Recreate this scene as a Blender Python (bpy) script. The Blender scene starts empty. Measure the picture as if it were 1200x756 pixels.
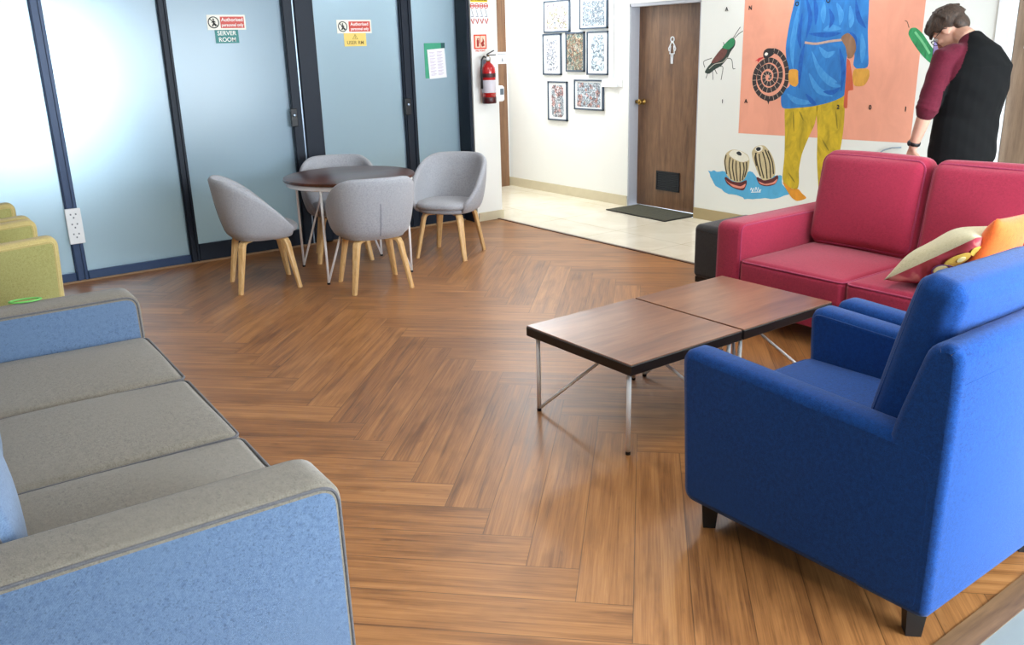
import bpy, bmesh, math, random
from mathutils import Vector, Matrix, Euler
from mathutils.geometry import tessellate_polygon
random.seed(7)
S = bpy.context.scene
COL = S.collection
PI = math.pi
R_ = math.radians

# ------------------------------------------------------------------ camera
CAM_H = 1.65
FPX, CYPX = 1019.046, 368.532
CR = Vector((0.59670501, 0.80203975, -0.02598785))    # right
CD = Vector((0.2211828, -0.19551467, -0.95543298))    # down
CF = Vector((-0.77137623, 0.56436358, -0.29406199))   # forward
cd = bpy.data.cameras.new('camera'); cam = bpy.data.objects.new('camera', cd); COL.objects.link(cam)
cd.sensor_fit = 'HORIZONTAL'; cd.sensor_width = 36; cd.lens = FPX/1200*36
cd.shift_y = -(378-CYPX)/1200; cd.clip_start = 0.05
cam.matrix_world = Matrix(((CR.x, -CD.x, -CF.x, 0), (CR.y, -CD.y, -CF.y, 0), (CR.z, -CD.z, -CF.z, CAM_H), (0, 0, 0, 1)))
S.camera = cam
YM = 6.44      # plane of the mural wall
XG = -7.27     # plane of the glass partition
def wall_pt(px, py):                                   # a mark on the mural wall: photo pixel -> (x, z) on the wall
    d = CR*((px-600)/FPX) + CD*((py-CYPX)/FPX) + CF
    t = YM/d.y
    return (d.x*t, CAM_H+d.z*t)

# ------------------------------------------------------------------ object helpers
def thing(name, label, cat, loc=(0, 0, 0), rotz=0, group=None):
    o = bpy.data.objects.new(name, None); COL.objects.link(o)
    o.location = loc; o.rotation_euler = (0, 0, rotz); o.empty_display_size = .1
    o['label'] = label; o['category'] = cat
    if group: o['group'] = group
    return o
def tag(o, label, cat, group=None):
    o['label'] = label; o['category'] = cat
    if group: o['group'] = group
    return o
def obj(name, bm, mats, parent=None, smooth=False, loc=None, rot=None, label=None, wn=False):
    me = bpy.data.meshes.new(name)
    bmesh.ops.recalc_face_normals(bm, faces=bm.faces[:])
    bm.to_mesh(me); bm.free()
    for m in (mats if isinstance(mats, (list, tuple)) else [mats]): me.materials.append(m)
    if smooth:
        for p in me.polygons: p.use_smooth = len(p.vertices) <= 12
    o = bpy.data.objects.new(name, me); COL.objects.link(o)
    if parent: o.parent = parent
    if loc: o.location = loc
    if rot: o.rotation_euler = rot
    if label: o['label'] = label
    return o
def struct(name, bm, mats, parent=None, smooth=False):
    o = obj(name, bm, mats, parent, smooth)
    o['kind'] = 'structure'
    return o
def dup(root, loc, rotz, label=None, group=None):
    r = root.copy(); COL.objects.link(r); r.location = loc; r.rotation_euler = (0, 0, rotz)
    if label: r['label'] = label
    if group: r['group'] = group
    for ch in list(root.children):
        c = ch.copy(); COL.objects.link(c); c.parent = r
        for g in list(ch.children):
            d = g.copy(); COL.objects.link(d); d.parent = c
    return r

# ------------------------------------------------------------------ mesh helpers
def new(): return bmesh.new()
def merge(bm, other, M=None, mi=None):
    if M is not None: bmesh.ops.transform(other, matrix=M, verts=other.verts[:])
    if mi is not None:
        for f in other.faces: f.material_index = mi
    me = bpy.data.meshes.new('tmp'); other.to_mesh(me); other.free()
    bm.from_mesh(me); bpy.data.meshes.remove(me)
def bx(bm, x0, x1, y0, y1, z0, z1, bev=0, seg=2, mi=0):
    b = new()
    bmesh.ops.create_cube(b, size=1, matrix=Matrix.Translation(((x0+x1)/2, (y0+y1)/2, (z0+z1)/2)) @ Matrix.Diagonal((abs(x1-x0), abs(y1-y0), abs(z1-z0), 1)))
    if bev: bmesh.ops.bevel(b, geom=b.edges[:], offset=bev, segments=seg, affect='EDGES', profile=.5)
    merge(bm, b, None, mi)
    return bm
def box(*a, **k): return bx(new(), *a, **k)
def frames_along(pts, closed=False):
    n = len(pts); out = []
    prev = None
    for i in range(n):
        if closed: t = pts[(i+1) % n]-pts[i-1]
        elif i == 0: t = pts[1]-pts[0]
        elif i == n-1: t = pts[-1]-pts[-2]
        else: t = (pts[i+1]-pts[i]).normalized()+(pts[i]-pts[i-1]).normalized()
        if t.length < 1e-9: t = Vector((0, 0, 1))
        t.normalize()
        if prev is None:
            a = Vector((0, 0, 1)) if abs(t.z) < .9 else Vector((1, 0, 0))
            u = t.cross(a).normalized()
        else:
            u = prev-t*prev.dot(t)
            u = u.normalized() if u.length > 1e-6 else t.cross(Vector((1, 0, 0))).normalized()
        prev = u
        out.append((u, t.cross(u).normalized()))
    return out
def tube(bm, pts, r, seg=8, closed=False, mi=0, cap=True):
    pts = [Vector(p) for p in pts]; n = len(pts)
    rr = r if isinstance(r, (list, tuple)) else [r]*n
    fr = frames_along(pts, closed); rings = []
    for p, q, (u, v) in zip(pts, rr, fr):
        qa, qb = q if isinstance(q, (list, tuple)) else (q, q)
        rings.append([bm.verts.new(p+u*(math.cos(2*PI*k/seg)*qa)+v*(math.sin(2*PI*k/seg)*qb)) for k in range(seg)])
    for i in range(n if closed else n-1):
        a, b = rings[i], rings[(i+1) % n]
        for k in range(seg):
            f = bm.faces.new((a[k], a[(k+1) % seg], b[(k+1) % seg], b[k])); f.material_index = mi
    if not closed and cap:
        f = bm.faces.new(rings[0][::-1]); f.material_index = mi
        f = bm.faces.new(rings[-1]); f.material_index = mi
    return bm
def lathe(bm, prof, seg=32, mi=0, mis=None, c=(0, 0)):
    rings = []
    for r, z in prof:
        if r < 1e-6: rings.append([bm.verts.new((c[0], c[1], z))])
        else: rings.append([bm.verts.new((c[0]+r*math.cos(2*PI*k/seg), c[1]+r*math.sin(2*PI*k/seg), z)) for k in range(seg)])
    for i in range(len(rings)-1):
        a, b = rings[i], rings[i+1]
        for k in range(seg):
            k2 = (k+1) % seg
            if len(a) == 1 and len(b) == 1: continue
            if len(a) == 1: f = bm.faces.new((a[0], b[k], b[k2]))
            elif len(b) == 1: f = bm.faces.new((a[k], a[k2], b[0]))
            else: f = bm.faces.new((a[k], a[k2], b[k2], b[k]))
            f.material_index = mis[i] if mis else mi
    return bm
def ellipsoid(bm, c, r, rot=None, u=24, v=16, mi=0):
    b = new(); bmesh.ops.create_uvsphere(b, u_segments=u, v_segments=v, radius=1)
    M = Matrix.Translation(c) @ (rot.to_matrix().to_4x4() if rot else Matrix.Identity(4)) @ Matrix.Diagonal((r[0], r[1], r[2], 1))
    merge(bm, b, M, mi); return bm
def axis_samples(a, r, n, k=4):
    c = [-a+r*(1-math.tan(PI/4*(1-i/k))) for i in range(k+1)]
    mid = [-(a-r)+2*(a-r)*i/n for i in range(1, n)]
    return c+mid+[-x for x in reversed(c)]
def softbox(sx, sy, sz, r, puff=(0, 0, 0), n=8, wob=0, seed=0):
    """rounded cushion centred on the origin; puff bulges each pair of faces"""
    bm = new(); A = [sx/2, sy/2, sz/2]
    sam = [axis_samples(a, min(r, a*.98), n) for a in A]
    cache = {}
    def vert(p):
        key = tuple(round(c, 5) for c in p)
        if key in cache: return cache[key]
        q = Vector(p); inner = Vector([max(-(A[i]-min(r, A[i]*.98)), min(A[i]-min(r, A[i]*.98), p[i])) for i in range(3)])
        d = q-inner
        if d.length > 1e-9: q = inner+d.normalized()*min(r, min(A)*.98)
        w = [max(0, 1-(p[i]/A[i])**2) for i in range(3)]
        for i in range(3):
            j, k = (i+1) % 3, (i+2) % 3
            q[i] += puff[i]*(p[i]/A[i])*(w[j]*w[k])**.6
        if wob:
            q += Vector((math.sin(q.y*9+seed)*math.cos(q.z*7), math.sin(q.z*8+seed*2)*math.cos(q.x*9), math.sin(q.x*7+seed)*math.cos(q.y*8+seed)))*wob
        cache[key] = bm.verts.new(q); return cache[key]
    for ax in range(3):
        j, k = (ax+1) % 3, (ax+2) % 3
        for s in (-1, 1):
            for a in range(len(sam[j])-1):
                for b in range(len(sam[k])-1):
                    vs = []
                    for (da, db) in ((0, 0), (1, 0), (1, 1), (0, 1)):
                        p = [0, 0, 0]; p[ax] = s*A[ax]; p[j] = sam[j][a+da]; p[k] = sam[k][b+db]; vs.append(vert(p))
                    if len(set(vs)) == 4: bm.faces.new(vs if s > 0 else vs[::-1])
    return bm
def rrect(w, h, r, k=5):
    """closed rounded rectangle outline, centred"""
    o = []
    for cx, cy, a0 in ((w/2-r, h/2-r, 0), (-w/2+r, h/2-r, 90), (-w/2+r, -h/2+r, 180), (w/2-r, -h/2+r, 270)):
        for i in range(k+1):
            a = R_(a0+90*i/k); o.append((cx+r*math.cos(a), cy+r*math.sin(a)))
    return o
def poly_round(pts, rad, k=6):
    """round the corners of a polygon; rad per corner"""
    n = len(pts); out = []
    for i in range(n):
        p = Vector(pts[i]); a = (Vector(pts[i-1])-p); b = (Vector(pts[(i+1) % n])-p); r = rad[i]
        if r <= 0: out.append(tuple(p)); continue
        ra = min(r, a.length*.49); rb = min(r, b.length*.49)
        A = p+a.normalized()*ra; B = p+b.normalized()*rb
        for j in range(k+1):
            t = j/k; q = A*(1-t)**2+p*2*t*(1-t)+B*t*t; out.append(tuple(q))
    return out
def inset(pts, e):
    n = len(pts); P = [Vector(p) for p in pts]; out = []
    area = sum(P[i-1].x*P[i].y-P[i].x*P[i-1].y for i in range(n)); s = 1 if area > 0 else -1
    for i in range(n):
        d1 = (P[i]-P[i-1]); d2 = (P[(i+1) % n]-P[i])
        n1 = Vector((-d1.y, d1.x)).normalized()*s; n2 = Vector((-d2.y, d2.x)).normalized()*s
        m = (n1+n2); m = m.normalized() if m.length > 1e-6 else n1
        out.append(tuple(P[i]+m*(e/max(.5, m.dot(n1)))))
    return out
def slab(prof, x0, x1, e=.015, bulge=0):
    """(y,z) outline extruded along x with rounded rims; material 0 = band, 1 = the two side panels"""
    bm = new(); n = len(prof)
    lay = [(x0, e), (x0+e*.3, e*.3), (x0+e, 0), (x1-e, 0), (x1-e*.3, e*.3), (x1, e)]
    rings = [[bm.verts.new((x, p[0], p[1])) for p in (inset(prof, q) if q else prof)] for x, q in lay]
    for a, b in zip(rings, rings[1:]):
        for i in range(n):
            bm.faces.new((a[i], a[(i+1) % n], b[(i+1) % n], b[i]))
    for r in (rings[0][::-1], rings[-1]):
        f = bm.faces.new(r); f.material_index = 1; f.tag = True
    return bm
def pillow_mesh(s, thick, pinch=.06, n=18, sx=1.0):
    bm = new(); g = {}
    for side in (1, -1):
        for i in range(n+1):
            for j in range(n+1):
                u = -1+2*i/n; v = -1+2*j/n
                edge = (i in (0, n)) or (j in (0, n))
                if edge and side == -1: g[(side, i, j)] = g[(1, i, j)]; continue
                x = u*(1-pinch*(1-v*v)*abs(u)); y = v*(1-pinch*(1-u*u)*abs(v))
                z = side*thick/2*((1-u**2)*(1-v**2))**.5*(1+.06*math.sin(5*u+3*v)) if not edge else 0
                g[(side, i, j)] = bm.verts.new((x*s/2*sx, y*s/2, z))
        for i in range(n):
            for j in range(n):
                vs = [g[(side, i, j)], g[(side, i+1, j)], g[(side, i+1, j+1)], g[(side, i, j+1)]]
                f = bm.faces.new(vs if side == 1 else vs[::-1]); f.material_index = 0 if side == 1 else 1
    return bm
def text_bm(s, size, depth=.001, align='CENTER', bold=0):
    cu = bpy.data.curves.new('txt', 'FONT'); cu.body = s; cu.size = size; cu.extrude = depth
    cu.align_x = align; cu.align_y = 'CENTER'; cu.offset = bold
    o = bpy.data.objects.new('txt', cu); COL.objects.link(o)
    dg = bpy.context.evaluated_depsgraph_get(); dg.update()
    me = bpy.data.meshes.new_from_object(o.evaluated_get(dg))
    bm = new(); bm.from_mesh(me)
    bpy.data.objects.remove(o); bpy.data.curves.remove(cu); bpy.data.meshes.remove(me)
    return bm
def remesh(bm, voxel, smooth_it=2, fac=.5):
    me = bpy.data.meshes.new('rm'); bm.to_mesh(me); bm.free()
    o = bpy.data.objects.new('rm', me); COL.objects.link(o)
    m = o.modifiers.new('r', 'REMESH'); m.mode = 'VOXEL'; m.voxel_size = voxel; m.use_smooth_shade = True
    if smooth_it:
        q = o.modifiers.new('s', 'SMOOTH'); q.iterations = smooth_it; q.factor = fac
    dg = bpy.context.evaluated_depsgraph_get(); dg.update()
    me2 = bpy.data.meshes.new_from_object(o.evaluated_get(dg))
    b = new(); b.from_mesh(me2)
    bpy.data.objects.remove(o); bpy.data.meshes.remove(me); bpy.data.meshes.remove(me2)
    return b

# ------------------------------------------------------------------ materials
def srgb(r, g, b):
    f = lambda c: (c/255/12.92) if c/255 <= .04045 else ((c/255+.055)/1.055)**2.4
    return (f(r), f(g), f(b), 1)
class NT:
    def __init__(s, name):
        s.m = bpy.data.materials.new(name); s.m.use_nodes = True; s.t = s.m.node_tree
        s.b = s.t.nodes['Principled BSDF']; s.out = s.t.nodes['Material Output']
    def n(s, typ, **k):
        x = s.t.nodes.new(typ)
        for a, v in k.items(): setattr(x, a, v)
        return x
    def l(s, a, b): s.t.links.new(a, b)
    def set(s, **k):
        for a, v in k.items(): s.b.inputs[a.replace('_', ' ')].default_value = v
        return s
    def math(s, op, a, b=None, c=None):
        x = s.n('ShaderNodeMath', operation=op)
        for i, v in enumerate((a, b, c)):
            if v is None: continue
            if isinstance(v, (int, float)): x.inputs[i].default_value = v
            else: s.l(v, x.inputs[i])
        return x.outputs[0]
    def noise(s, vec, scale, detail=3, rough=.5, out='Fac', dist=0):
        x = s.n('ShaderNodeTexNoise'); x.inputs['Scale'].default_value = scale; x.inputs['Detail'].default_value = detail
        x.inputs['Roughness'].default_value = rough; x.inputs['Distortion'].default_value = dist
        if vec is not None: s.l(vec, x.inputs['Vector'])
        return x.outputs[out]
    def mapping(s, vec, scale=(1, 1, 1), rot=(0, 0, 0), loc=(0, 0, 0)):
        x = s.n('ShaderNodeMapping'); x.inputs['Scale'].default_value = scale; x.inputs['Rotation'].default_value = rot; x.inputs['Location'].default_value = loc
        s.l(vec, x.inputs['Vector']); return x.outputs[0]
    def ramp(s, fac, stops):
        x = s.n('ShaderNodeValToRGB'); e = x.color_ramp.elements
        while len(e) < len(stops): e.new(.5)
        for q, (p, c) in zip(e, stops): q.position = p; q.color = c
        s.l(fac, x.inputs[0]); return x.outputs[0]
    def mix(s, fac, a, b, mode='MIX'):
        x = s.n('ShaderNodeMix', data_type='RGBA', blend_type=mode)
        for i, v in ((0, fac), (6, a), (7, b)):
            if isinstance(v, (int, float)): x.inputs[i].default_value = v
            elif isinstance(v, tuple): x.inputs[i].default_value = v
            else: s.l(v, x.inputs[i])
        return x.outputs[2]
    def bump(s, h, strength=.2, dist=.002):
        x = s.n('ShaderNodeBump'); x.inputs['Strength'].default_value = strength; x.inputs['Distance'].default_value = dist
        s.l(h, x.inputs['Height']); s.l(x.outputs[0], s.b.inputs['Normal']); return x
    def obj_co(s): return s.n('ShaderNodeTexCoord').outputs['Object']
def plain(name, c, rough=.5, metal=0, spec=.5, coat=0, noise=0, nscale=30):
    n = NT(name); n.set(Base_Color=c, Roughness=rough, Metallic=metal); n.b.inputs['Specular IOR Level'].default_value = spec
    if coat: n.b.inputs['Coat Weight'].default_value = coat
    co = n.obj_co()
    f = n.noise(co, nscale, 4)
    k = noise or .05
    d = tuple(max(0, x*(1-k)) for x in c[:3])+(1,); u = tuple(min(1, x*(1+k)) for x in c[:3])+(1,)
    n.l(n.mix(f, d, u), n.b.inputs['Base Color'])
    return n.m
def fabric(name, c, c2, weave=420, patch=.25, rough=.9, sheen=.25, bump=.35, fleck=.35):
    """woven upholstery: fine heather flecks, soft worn patches and a weave bump"""
    n = NT(name); n.set(Roughness=rough); n.b.inputs['Specular IOR Level'].default_value = .2
    n.b.inputs['Sheen Weight'].default_value = sheen; n.b.inputs['Sheen Roughness'].default_value = .5
    co = n.obj_co()
    fine = n.noise(n.mapping(co, (1, 1, 1)), weave, 2, .6)
    mid = n.noise(co, weave*.22, 3, .6)
    big = n.noise(co, 3.2, 3, .5)
    k = n.math('ADD', n.math('MULTIPLY', fine, .6), n.math('MULTIPLY', mid, .4))
    col = n.mix(n.ramp(k, [(.38, (0, 0, 0, 1)), (.62, (1, 1, 1, 1))]), c, c2)
    fl = n.noise(n.mapping(co, (.45, 1, 1)), weave*.5, 1, .5)
    col = n.mix(n.math('MULTIPLY', n.ramp(fl, [(.60, (0, 0, 0, 1)), (.68, (1, 1, 1, 1))]), fleck), col, tuple(x*.5 for x in c2[:3])+(1,))
    dk = tuple(x*(1-patch) for x in c[:3])+(1,)
    col = n.mix(n.math('MULTIPLY', n.ramp(big, [(.42, (0, 0, 0, 1)), (.7, (1, 1, 1, 1))]), .55), col, dk)
    n.l(col, n.b.inputs['Base Color'])
    w1 = n.n('ShaderNodeTexWave', wave_type='BANDS', bands_direction='DIAGONAL'); w1.inputs['Scale'].default_value = weave*.35; w1.inputs['Distortion'].default_value = 3
    n.l(co, w1.inputs['Vector'])
    n.bump(n.math('ADD', n.math('MULTIPLY', fine, .7), n.math('MULTIPLY', w1.outputs['Fac'], .3)), bump, .002)
    return n.m
def wood(name, stops, axis='x', scale=6, rough=.4, coat=0, stretch=14, bump=.08):
    n = NT(name); n.set(Roughness=rough)
    if coat: n.b.inputs['Coat Weight'].default_value = coat; n.b.inputs['Coat Roughness'].default_value = .12
    co = n.obj_co(); sc = {'x': (1, stretch, stretch), 'y': (stretch, 1, stretch), 'z': (stretch, stretch, 1)}[axis]
    v = n.mapping(co, sc)
    a = n.noise(v, scale*.4, 5, .6, dist=.6); b = n.noise(v, scale*2.5, 3, .6)
    f = n.math('ADD', n.math('MULTIPLY', a, .75), n.math('MULTIPLY', b, .25))
    n.l(n.ramp(f, stops), n.b.inputs['Base Color'])
    n.bump(b, bump, .001)
    return n.m
def herringbone(name):
    W, NL = .178, 7.0
    U0, V0 = -.362, -2.490-W*(1+NL)
    n = NT(name); n.set(Roughness=.36); n.b.inputs['Specular IOR Level'].default_value = .5
    co = n.obj_co()
    s = n.n('ShaderNodeSeparateXYZ'); n.l(co, s.inputs[0]); X, Y = s.outputs[0], s.outputs[1]
    q = 1/math.sqrt(2)/W
    u = n.math('SUBTRACT', n.math('MULTIPLY', n.math('ADD', X, Y), q), U0/W)
    v = n.math('SUBTRACT', n.math('MULTIPLY', n.math('SUBTRACT', X, Y), q), V0/W)
    i = n.math('FLOOR', u); j = n.math('FLOOR', v)
    def pmod(a, b): return n.math('FLOORED_MODULO', a, b)
    dm = pmod(n.math('SUBTRACT', i, j), 2*NL)
    isH = n.math('LESS_THAN', dm, NL-.01)
    hl = pmod(n.math('SUBTRACT', u, j), 2*NL); hv = n.math('FRACT', v); hk = n.math('FLOOR', n.math('DIVIDE', n.math('SUBTRACT', u, j), 2*NL))
    vm = n.math('SUBTRACT', n.math('SUBTRACT', v, i), 1.0)
    vl = pmod(vm, 2*NL); vv = n.math('FRACT', u); vk = n.math('FLOOR', n.math('DIVIDE', vm, 2*NL))
    def sel(a, b):
        x = n.n('ShaderNodeMix', data_type='FLOAT'); n.l(isH, x.inputs[0]); n.l(b, x.inputs[2]); n.l(a, x.inputs[3]); return x.outputs[0]
    L = sel(hl, vl); T = sel(hv, vv); row = sel(j, n.math('ADD', i, 57.3)); kk = sel(hk, vk)
    idv = n.n('ShaderNodeCombineXYZ'); n.l(row, idv.inputs[0]); n.l(kk, idv.inputs[1]); n.l(isH, idv.inputs[2])
    wn = n.n('ShaderNodeTexWhiteNoise', noise_dimensions='3D'); n.l(idv.outputs[0], wn.inputs['Vector'])
    rnd = wn.outputs['Value']
    # grain in plank coordinates
    g = n.n('ShaderNodeCombineXYZ'); n.l(n.math('MULTIPLY', L, W), g.inputs[0]); n.l(n.math('MULTIPLY', T, W), g.inputs[1]); n.l(n.math('MULTIPLY', rnd, 31.0), g.inputs[2])
    fine = n.noise(n.mapping(g.outputs[0], (3, 170, 1)), 1.0, 5, .7)
    mid = n.noise(n.mapping(g.outputs[0], (1.7, 30, 1)), 1.0, 4, .6, dist=.5)
    blot = n.noise(n.mapping(g.outputs[0], (3.5, 8, 1), loc=(3, 1, 0)), 1.0, 3, .5)
    knot = n.noise(n.mapping(g.outputs[0], (9, 30, 1), loc=(8, 4, 0)), 1.0, 2, .5)
    f = n.math('ADD', n.math('ADD', n.math('MULTIPLY', fine, .38), n.math('MULTIPLY', mid, .50)), n.math('MULTIPLY', rnd, .10))
    col = n.ramp(f, [(.30, srgb(96, 60, 33)), (.42, srgb(142, 93, 52)), (.52, srgb(166, 112, 64)), (.66, srgb(188, 134, 82))])
    bm_ = n.ramp(blot, [(.53, (1, 1, 1, 1)), (.74, (.62, .58, .55, 1))])
    col = n.mix(.8, col, bm_, 'MULTIPLY')
    kn = n.ramp(knot, [(.70, (1, 1, 1, 1)), (.82, (.45, .4, .37, 1))])
    col = n.mix(.7, col, kn, 'MULTIPLY')
    # seams
    def edge(x, width):   # 1 near 0
        return n.math('LESS_THAN', x, width)
    e1 = n.math('MINIMUM', T, n.math('SUBTRACT', 1.0, T)); e2 = n.math('MINIMUM', L, n.math('SUBTRACT', NL, L))
    e = n.math('MINIMUM', e1, e2)
    seam = n.n('ShaderNodeMapRange'); n.l(e, seam.inputs[0]); seam.inputs[1].default_value = .004; seam.inputs[2].default_value = .013; seam.inputs[3].default_value = .6; seam.inputs[4].default_value = 0
    col = n.mix(seam.outputs[0], col, srgb(48, 30, 18))
    n.l(col, n.b.inputs['Base Color'])
    h = n.math('SUBTRACT', n.math('MULTIPLY', fine, .25), n.math('MULTIPLY', seam.outputs[0], 1.2))
    n.bump(h, .25, .0012)
    rr = n.n('ShaderNodeMapRange'); n.l(mid, rr.inputs[0]); rr.inputs[3].default_value = .30; rr.inputs[4].default_value = .44
    n.l(rr.outputs[0], n.b.inputs['Roughness'])
    return n.m
def tiles(name):
    n = NT(name); n.set(Roughness=.12); co = n.obj_co()
    br = n.n('ShaderNodeTexBrick', offset=0); n.l(n.mapping(co, (1, 1, 1), loc=(.2, .13, 0)), br.inputs['Vector'])
    br.inputs['Scale'].default_value = 1; br.inputs['Brick Width'].default_value = .8; br.inputs['Row Height'].default_value = .8; br.inputs['Mortar Size'].default_value = .003
    br.inputs['Color1'].default_value = srgb(228, 220, 200); br.inputs['Color2'].default_value = srgb(231, 222, 204); br.inputs['Mortar'].default_value = srgb(168, 152, 122)
    cl = n.noise(co, 2.2, 5, .6, dist=1.2)
    n.l(n.mix(.35, br.outputs['Color'], n.ramp(cl, [(.35, srgb(210, 196, 164)), (.65, srgb(242, 234, 212))])), n.b.inputs['Base Color'])
    return n.m
def frosted(name):
    """etched film on glass: satin front reflection, pale body, blurred view of the room behind"""
    n = NT(name); co = n.obj_co()
    n.set(Base_Color=srgb(146, 168, 190), Roughness=.22); n.b.inputs['Specular IOR Level'].default_value = .8
    tr = n.n('ShaderNodeBsdfRefraction'); tr.inputs['Color'].default_value = srgb(222, 238, 246); tr.inputs['Roughness'].default_value = .62; tr.inputs['IOR'].default_value = 1.4
    ms = n.n('ShaderNodeMixShader'); ms.inputs[0].default_value = .55
    n.l(n.b.outputs[0], ms.inputs[1]); n.l(tr.outputs[0], ms.inputs[2]); n.l(ms.outputs[0], n.out.inputs[0])
    return n.m
M = {}
M['floor'] = herringbone('herringbone_planks')
M['tile'] = tiles('cream_marble_tile')
M['wall'] = plain('white_wall_paint', srgb(236, 236, 232), .7, noise=.015, nscale=3)
M['mural_wall'] = plain('offwhite_wall_paint', srgb(226, 227, 221), .75, noise=.02, nscale=4)
M['ceil'] = plain('ceiling_paint', srgb(235, 235, 232), .8)
M['skirt'] = plain('cream_marble_skirting', srgb(205, 194, 166), .35, noise=.08, nscale=9)
M['skirt_tan'] = plain('tan_skirting', srgb(168, 150, 112), .4, noise=.08, nscale=9)
M['alu'] = plain('dark_anodised_frame', srgb(16, 27, 42), .5, 0, .3, noise=.1)
M['alu_blue'] = plain('blue_grey_frame', srgb(34, 58, 94), .4, .1, .4, noise=.08)
M['alu_bright'] = plain('bright_metal_bead', srgb(150, 165, 182), .3, .8)
M['black'] = plain('black_plastic', srgb(20, 21, 24), .45)
M['frost'] = frosted('frosted_film_glass')
M['doorwood'] = wood('walnut_door_laminate', [(.3, srgb(78, 54, 38)), (.48, srgb(112, 80, 56)), (.7, srgb(140, 104, 74))], 'z', 5, .4, stretch=10)
M['doorwood2'] = wood('grey_brown_door_laminate', [(.3, srgb(104, 84, 68)), (.5, srgb(128, 106, 86)), (.7, srgb(146, 124, 102))], 'z', 6, .45, stretch=12)
M['brass'] = plain('aged_brass', srgb(150, 118, 60), .3, .9)
M['mat'] = fabric('doormat_pile', srgb(74, 72, 52), srgb(58, 57, 44), 160, .2, .95, .1, .6)
M['trim'] = wood('threshold_trim', [(.3, srgb(84, 60, 40)), (.7, srgb(132, 98, 66))], 'y', 5, .45)
M['trim_dark'] = plain('dark_threshold', srgb(84, 56, 42), .4)
M['white'] = plain('white_plastic', srgb(238, 240, 242), .4)
M['steel_white'] = plain('white_powder_coat', srgb(250, 250, 250), .6, spec=.3)
M['grille'] = plain('black_grille_metal', srgb(34, 38, 44), .5, .3)
M['tub'] = fabric('blue_grey_tweed', srgb(180, 181, 186), srgb(152, 155, 164), 380, .14)
M['oak'] = wood('pale_oak_leg', [(.3, srgb(196, 150, 92)), (.5, srgb(222, 180, 122)), (.7, srgb(235, 200, 148))], 'z', 10, .45)
M['tabletop'] = wood('dark_walnut_top', [(.3, srgb(44, 22, 14)), (.5, srgb(84, 46, 30)), (.7, srgb(112, 66, 44))], 'y', 4, .3, .0)
M['coffee'] = wood('worn_walnut_top', [(.3, srgb(96, 56, 40)), (.5, srgb(132, 84, 58)), (.72, srgb(164, 114, 80))], 'y', 2.4, .28, .2, 8)
M['coffee_edge'] = plain('black_table_edge', srgb(30, 24, 24), .4)
M['denim'] = fabric('denim_blue_upholstery', srgb(102, 123, 150), srgb(83, 103, 133), 300, .12, fleck=.42)
M['taupe'] = fabric('grey_taupe_upholstery', srgb(134, 126, 114), srgb(110, 103, 92), 330, .16)
M['taupe_pipe'] = fabric('dark_piping', srgb(104, 102, 104), srgb(84, 83, 88), 500, .1)
M['navy'] = fabric('royal_blue_upholstery', srgb(13, 70, 142), srgb(7, 52, 112), 330, .15, sheen=.15)
M['navy_pipe'] = fabric('royal_blue_piping', srgb(30, 74, 140), srgb(20, 58, 118), 500, .1)
M['red'] = fabric('raspberry_upholstery', srgb(174, 48, 74), srgb(150, 39, 66), 330, .12, sheen=.2)
M['mag'] = fabric('raspberry_piping', srgb(176, 60, 96), srgb(150, 44, 80), 500, .1)
M['yellow'] = fabric('olive_yellow_upholstery', srgb(182, 178, 116), srgb(160, 155, 94), 330, .16)
M['yellow_pipe'] = fabric('pale_yellow_band', srgb(206, 188, 126), srgb(188, 170, 108), 400, .1)
M['char'] = fabric('charcoal_upholstery', srgb(58, 58, 58), srgb(46, 46, 47), 330, .15)
M['foot'] = plain('black_wood_foot', srgb(24, 22, 22), .5)

# ------------------------------------------------------------------ the room shell
EX = 2.0         # window wall behind the camera's right shoulder
WX = -10.2       # back of the rooms behind the glass
SY = -2.2
CZ = 2.75
TY = 5.03        # edge between planks and corridor tiles
struct('floor', box(XG, -.98, SY, TY, -.06, 0), M['floor'])
struct('floor_tile', box(-8.9, EX, TY, YM, -.06, 0), M['tile'])
struct('floor_walkway', box(-.90, EX, SY, TY, -.06, 0), plain('pale_walkway_tile', srgb(134, 138, 132), .25, noise=.03))
struct('floor_backroom', box(WX, XG, SY, 4.9, -.06, 0), M['tile'])
struct('trim_1', box(-.98, -.90, SY, TY, -.06, .004), M['trim'])
struct('trim_2', box(-7.06, -.90, TY-.02, TY+.012, -.06, .006), M['trim_dark'])
struct('ceiling', box(WX, EX+.2, SY, YM+.3, CZ, CZ+.1), M['ceil'])
struct('wall_south', box(WX, EX, SY-.1, SY, 0, CZ), plain('grey_wall_paint', srgb(104, 106, 110), .75, noise=.02, nscale=3))
BW = (.2, 2.15, .6, 2.2)
b = box(WX-.1, WX, SY, BW[0], 0, CZ); bx(b, WX-.1, WX, BW[1], 5.1, 0, CZ); bx(b, WX-.1, WX, BW[0], BW[1], 0, BW[2]); bx(b, WX-.1, WX, BW[0], BW[1], BW[3], CZ)
struct('wall_west', b, M['wall'])
b = new()
for y in (BW[0], (BW[0]+BW[1])/2-.02, BW[1]-.04): bx(b, WX-.07, WX-.03, y, y+.04, BW[2], BW[3])
for z in (BW[2], BW[3]-.04): bx(b, WX-.07, WX-.03, BW[0], BW[1], z, z+.04)
struct('window_9', b, M['white'])
struct('wall_column', box(-7.30, -7.06, 4.78, 5.08, 0, CZ), M['wall'])
struct('baseboard_column', box(-7.31, -7.048, 4.79, 5.092, 0, .085), M['skirt'])
struct('wall_backroom', box(WX, -7.30, 4.95, 5.08, 0, CZ), M['wall'])
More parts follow.
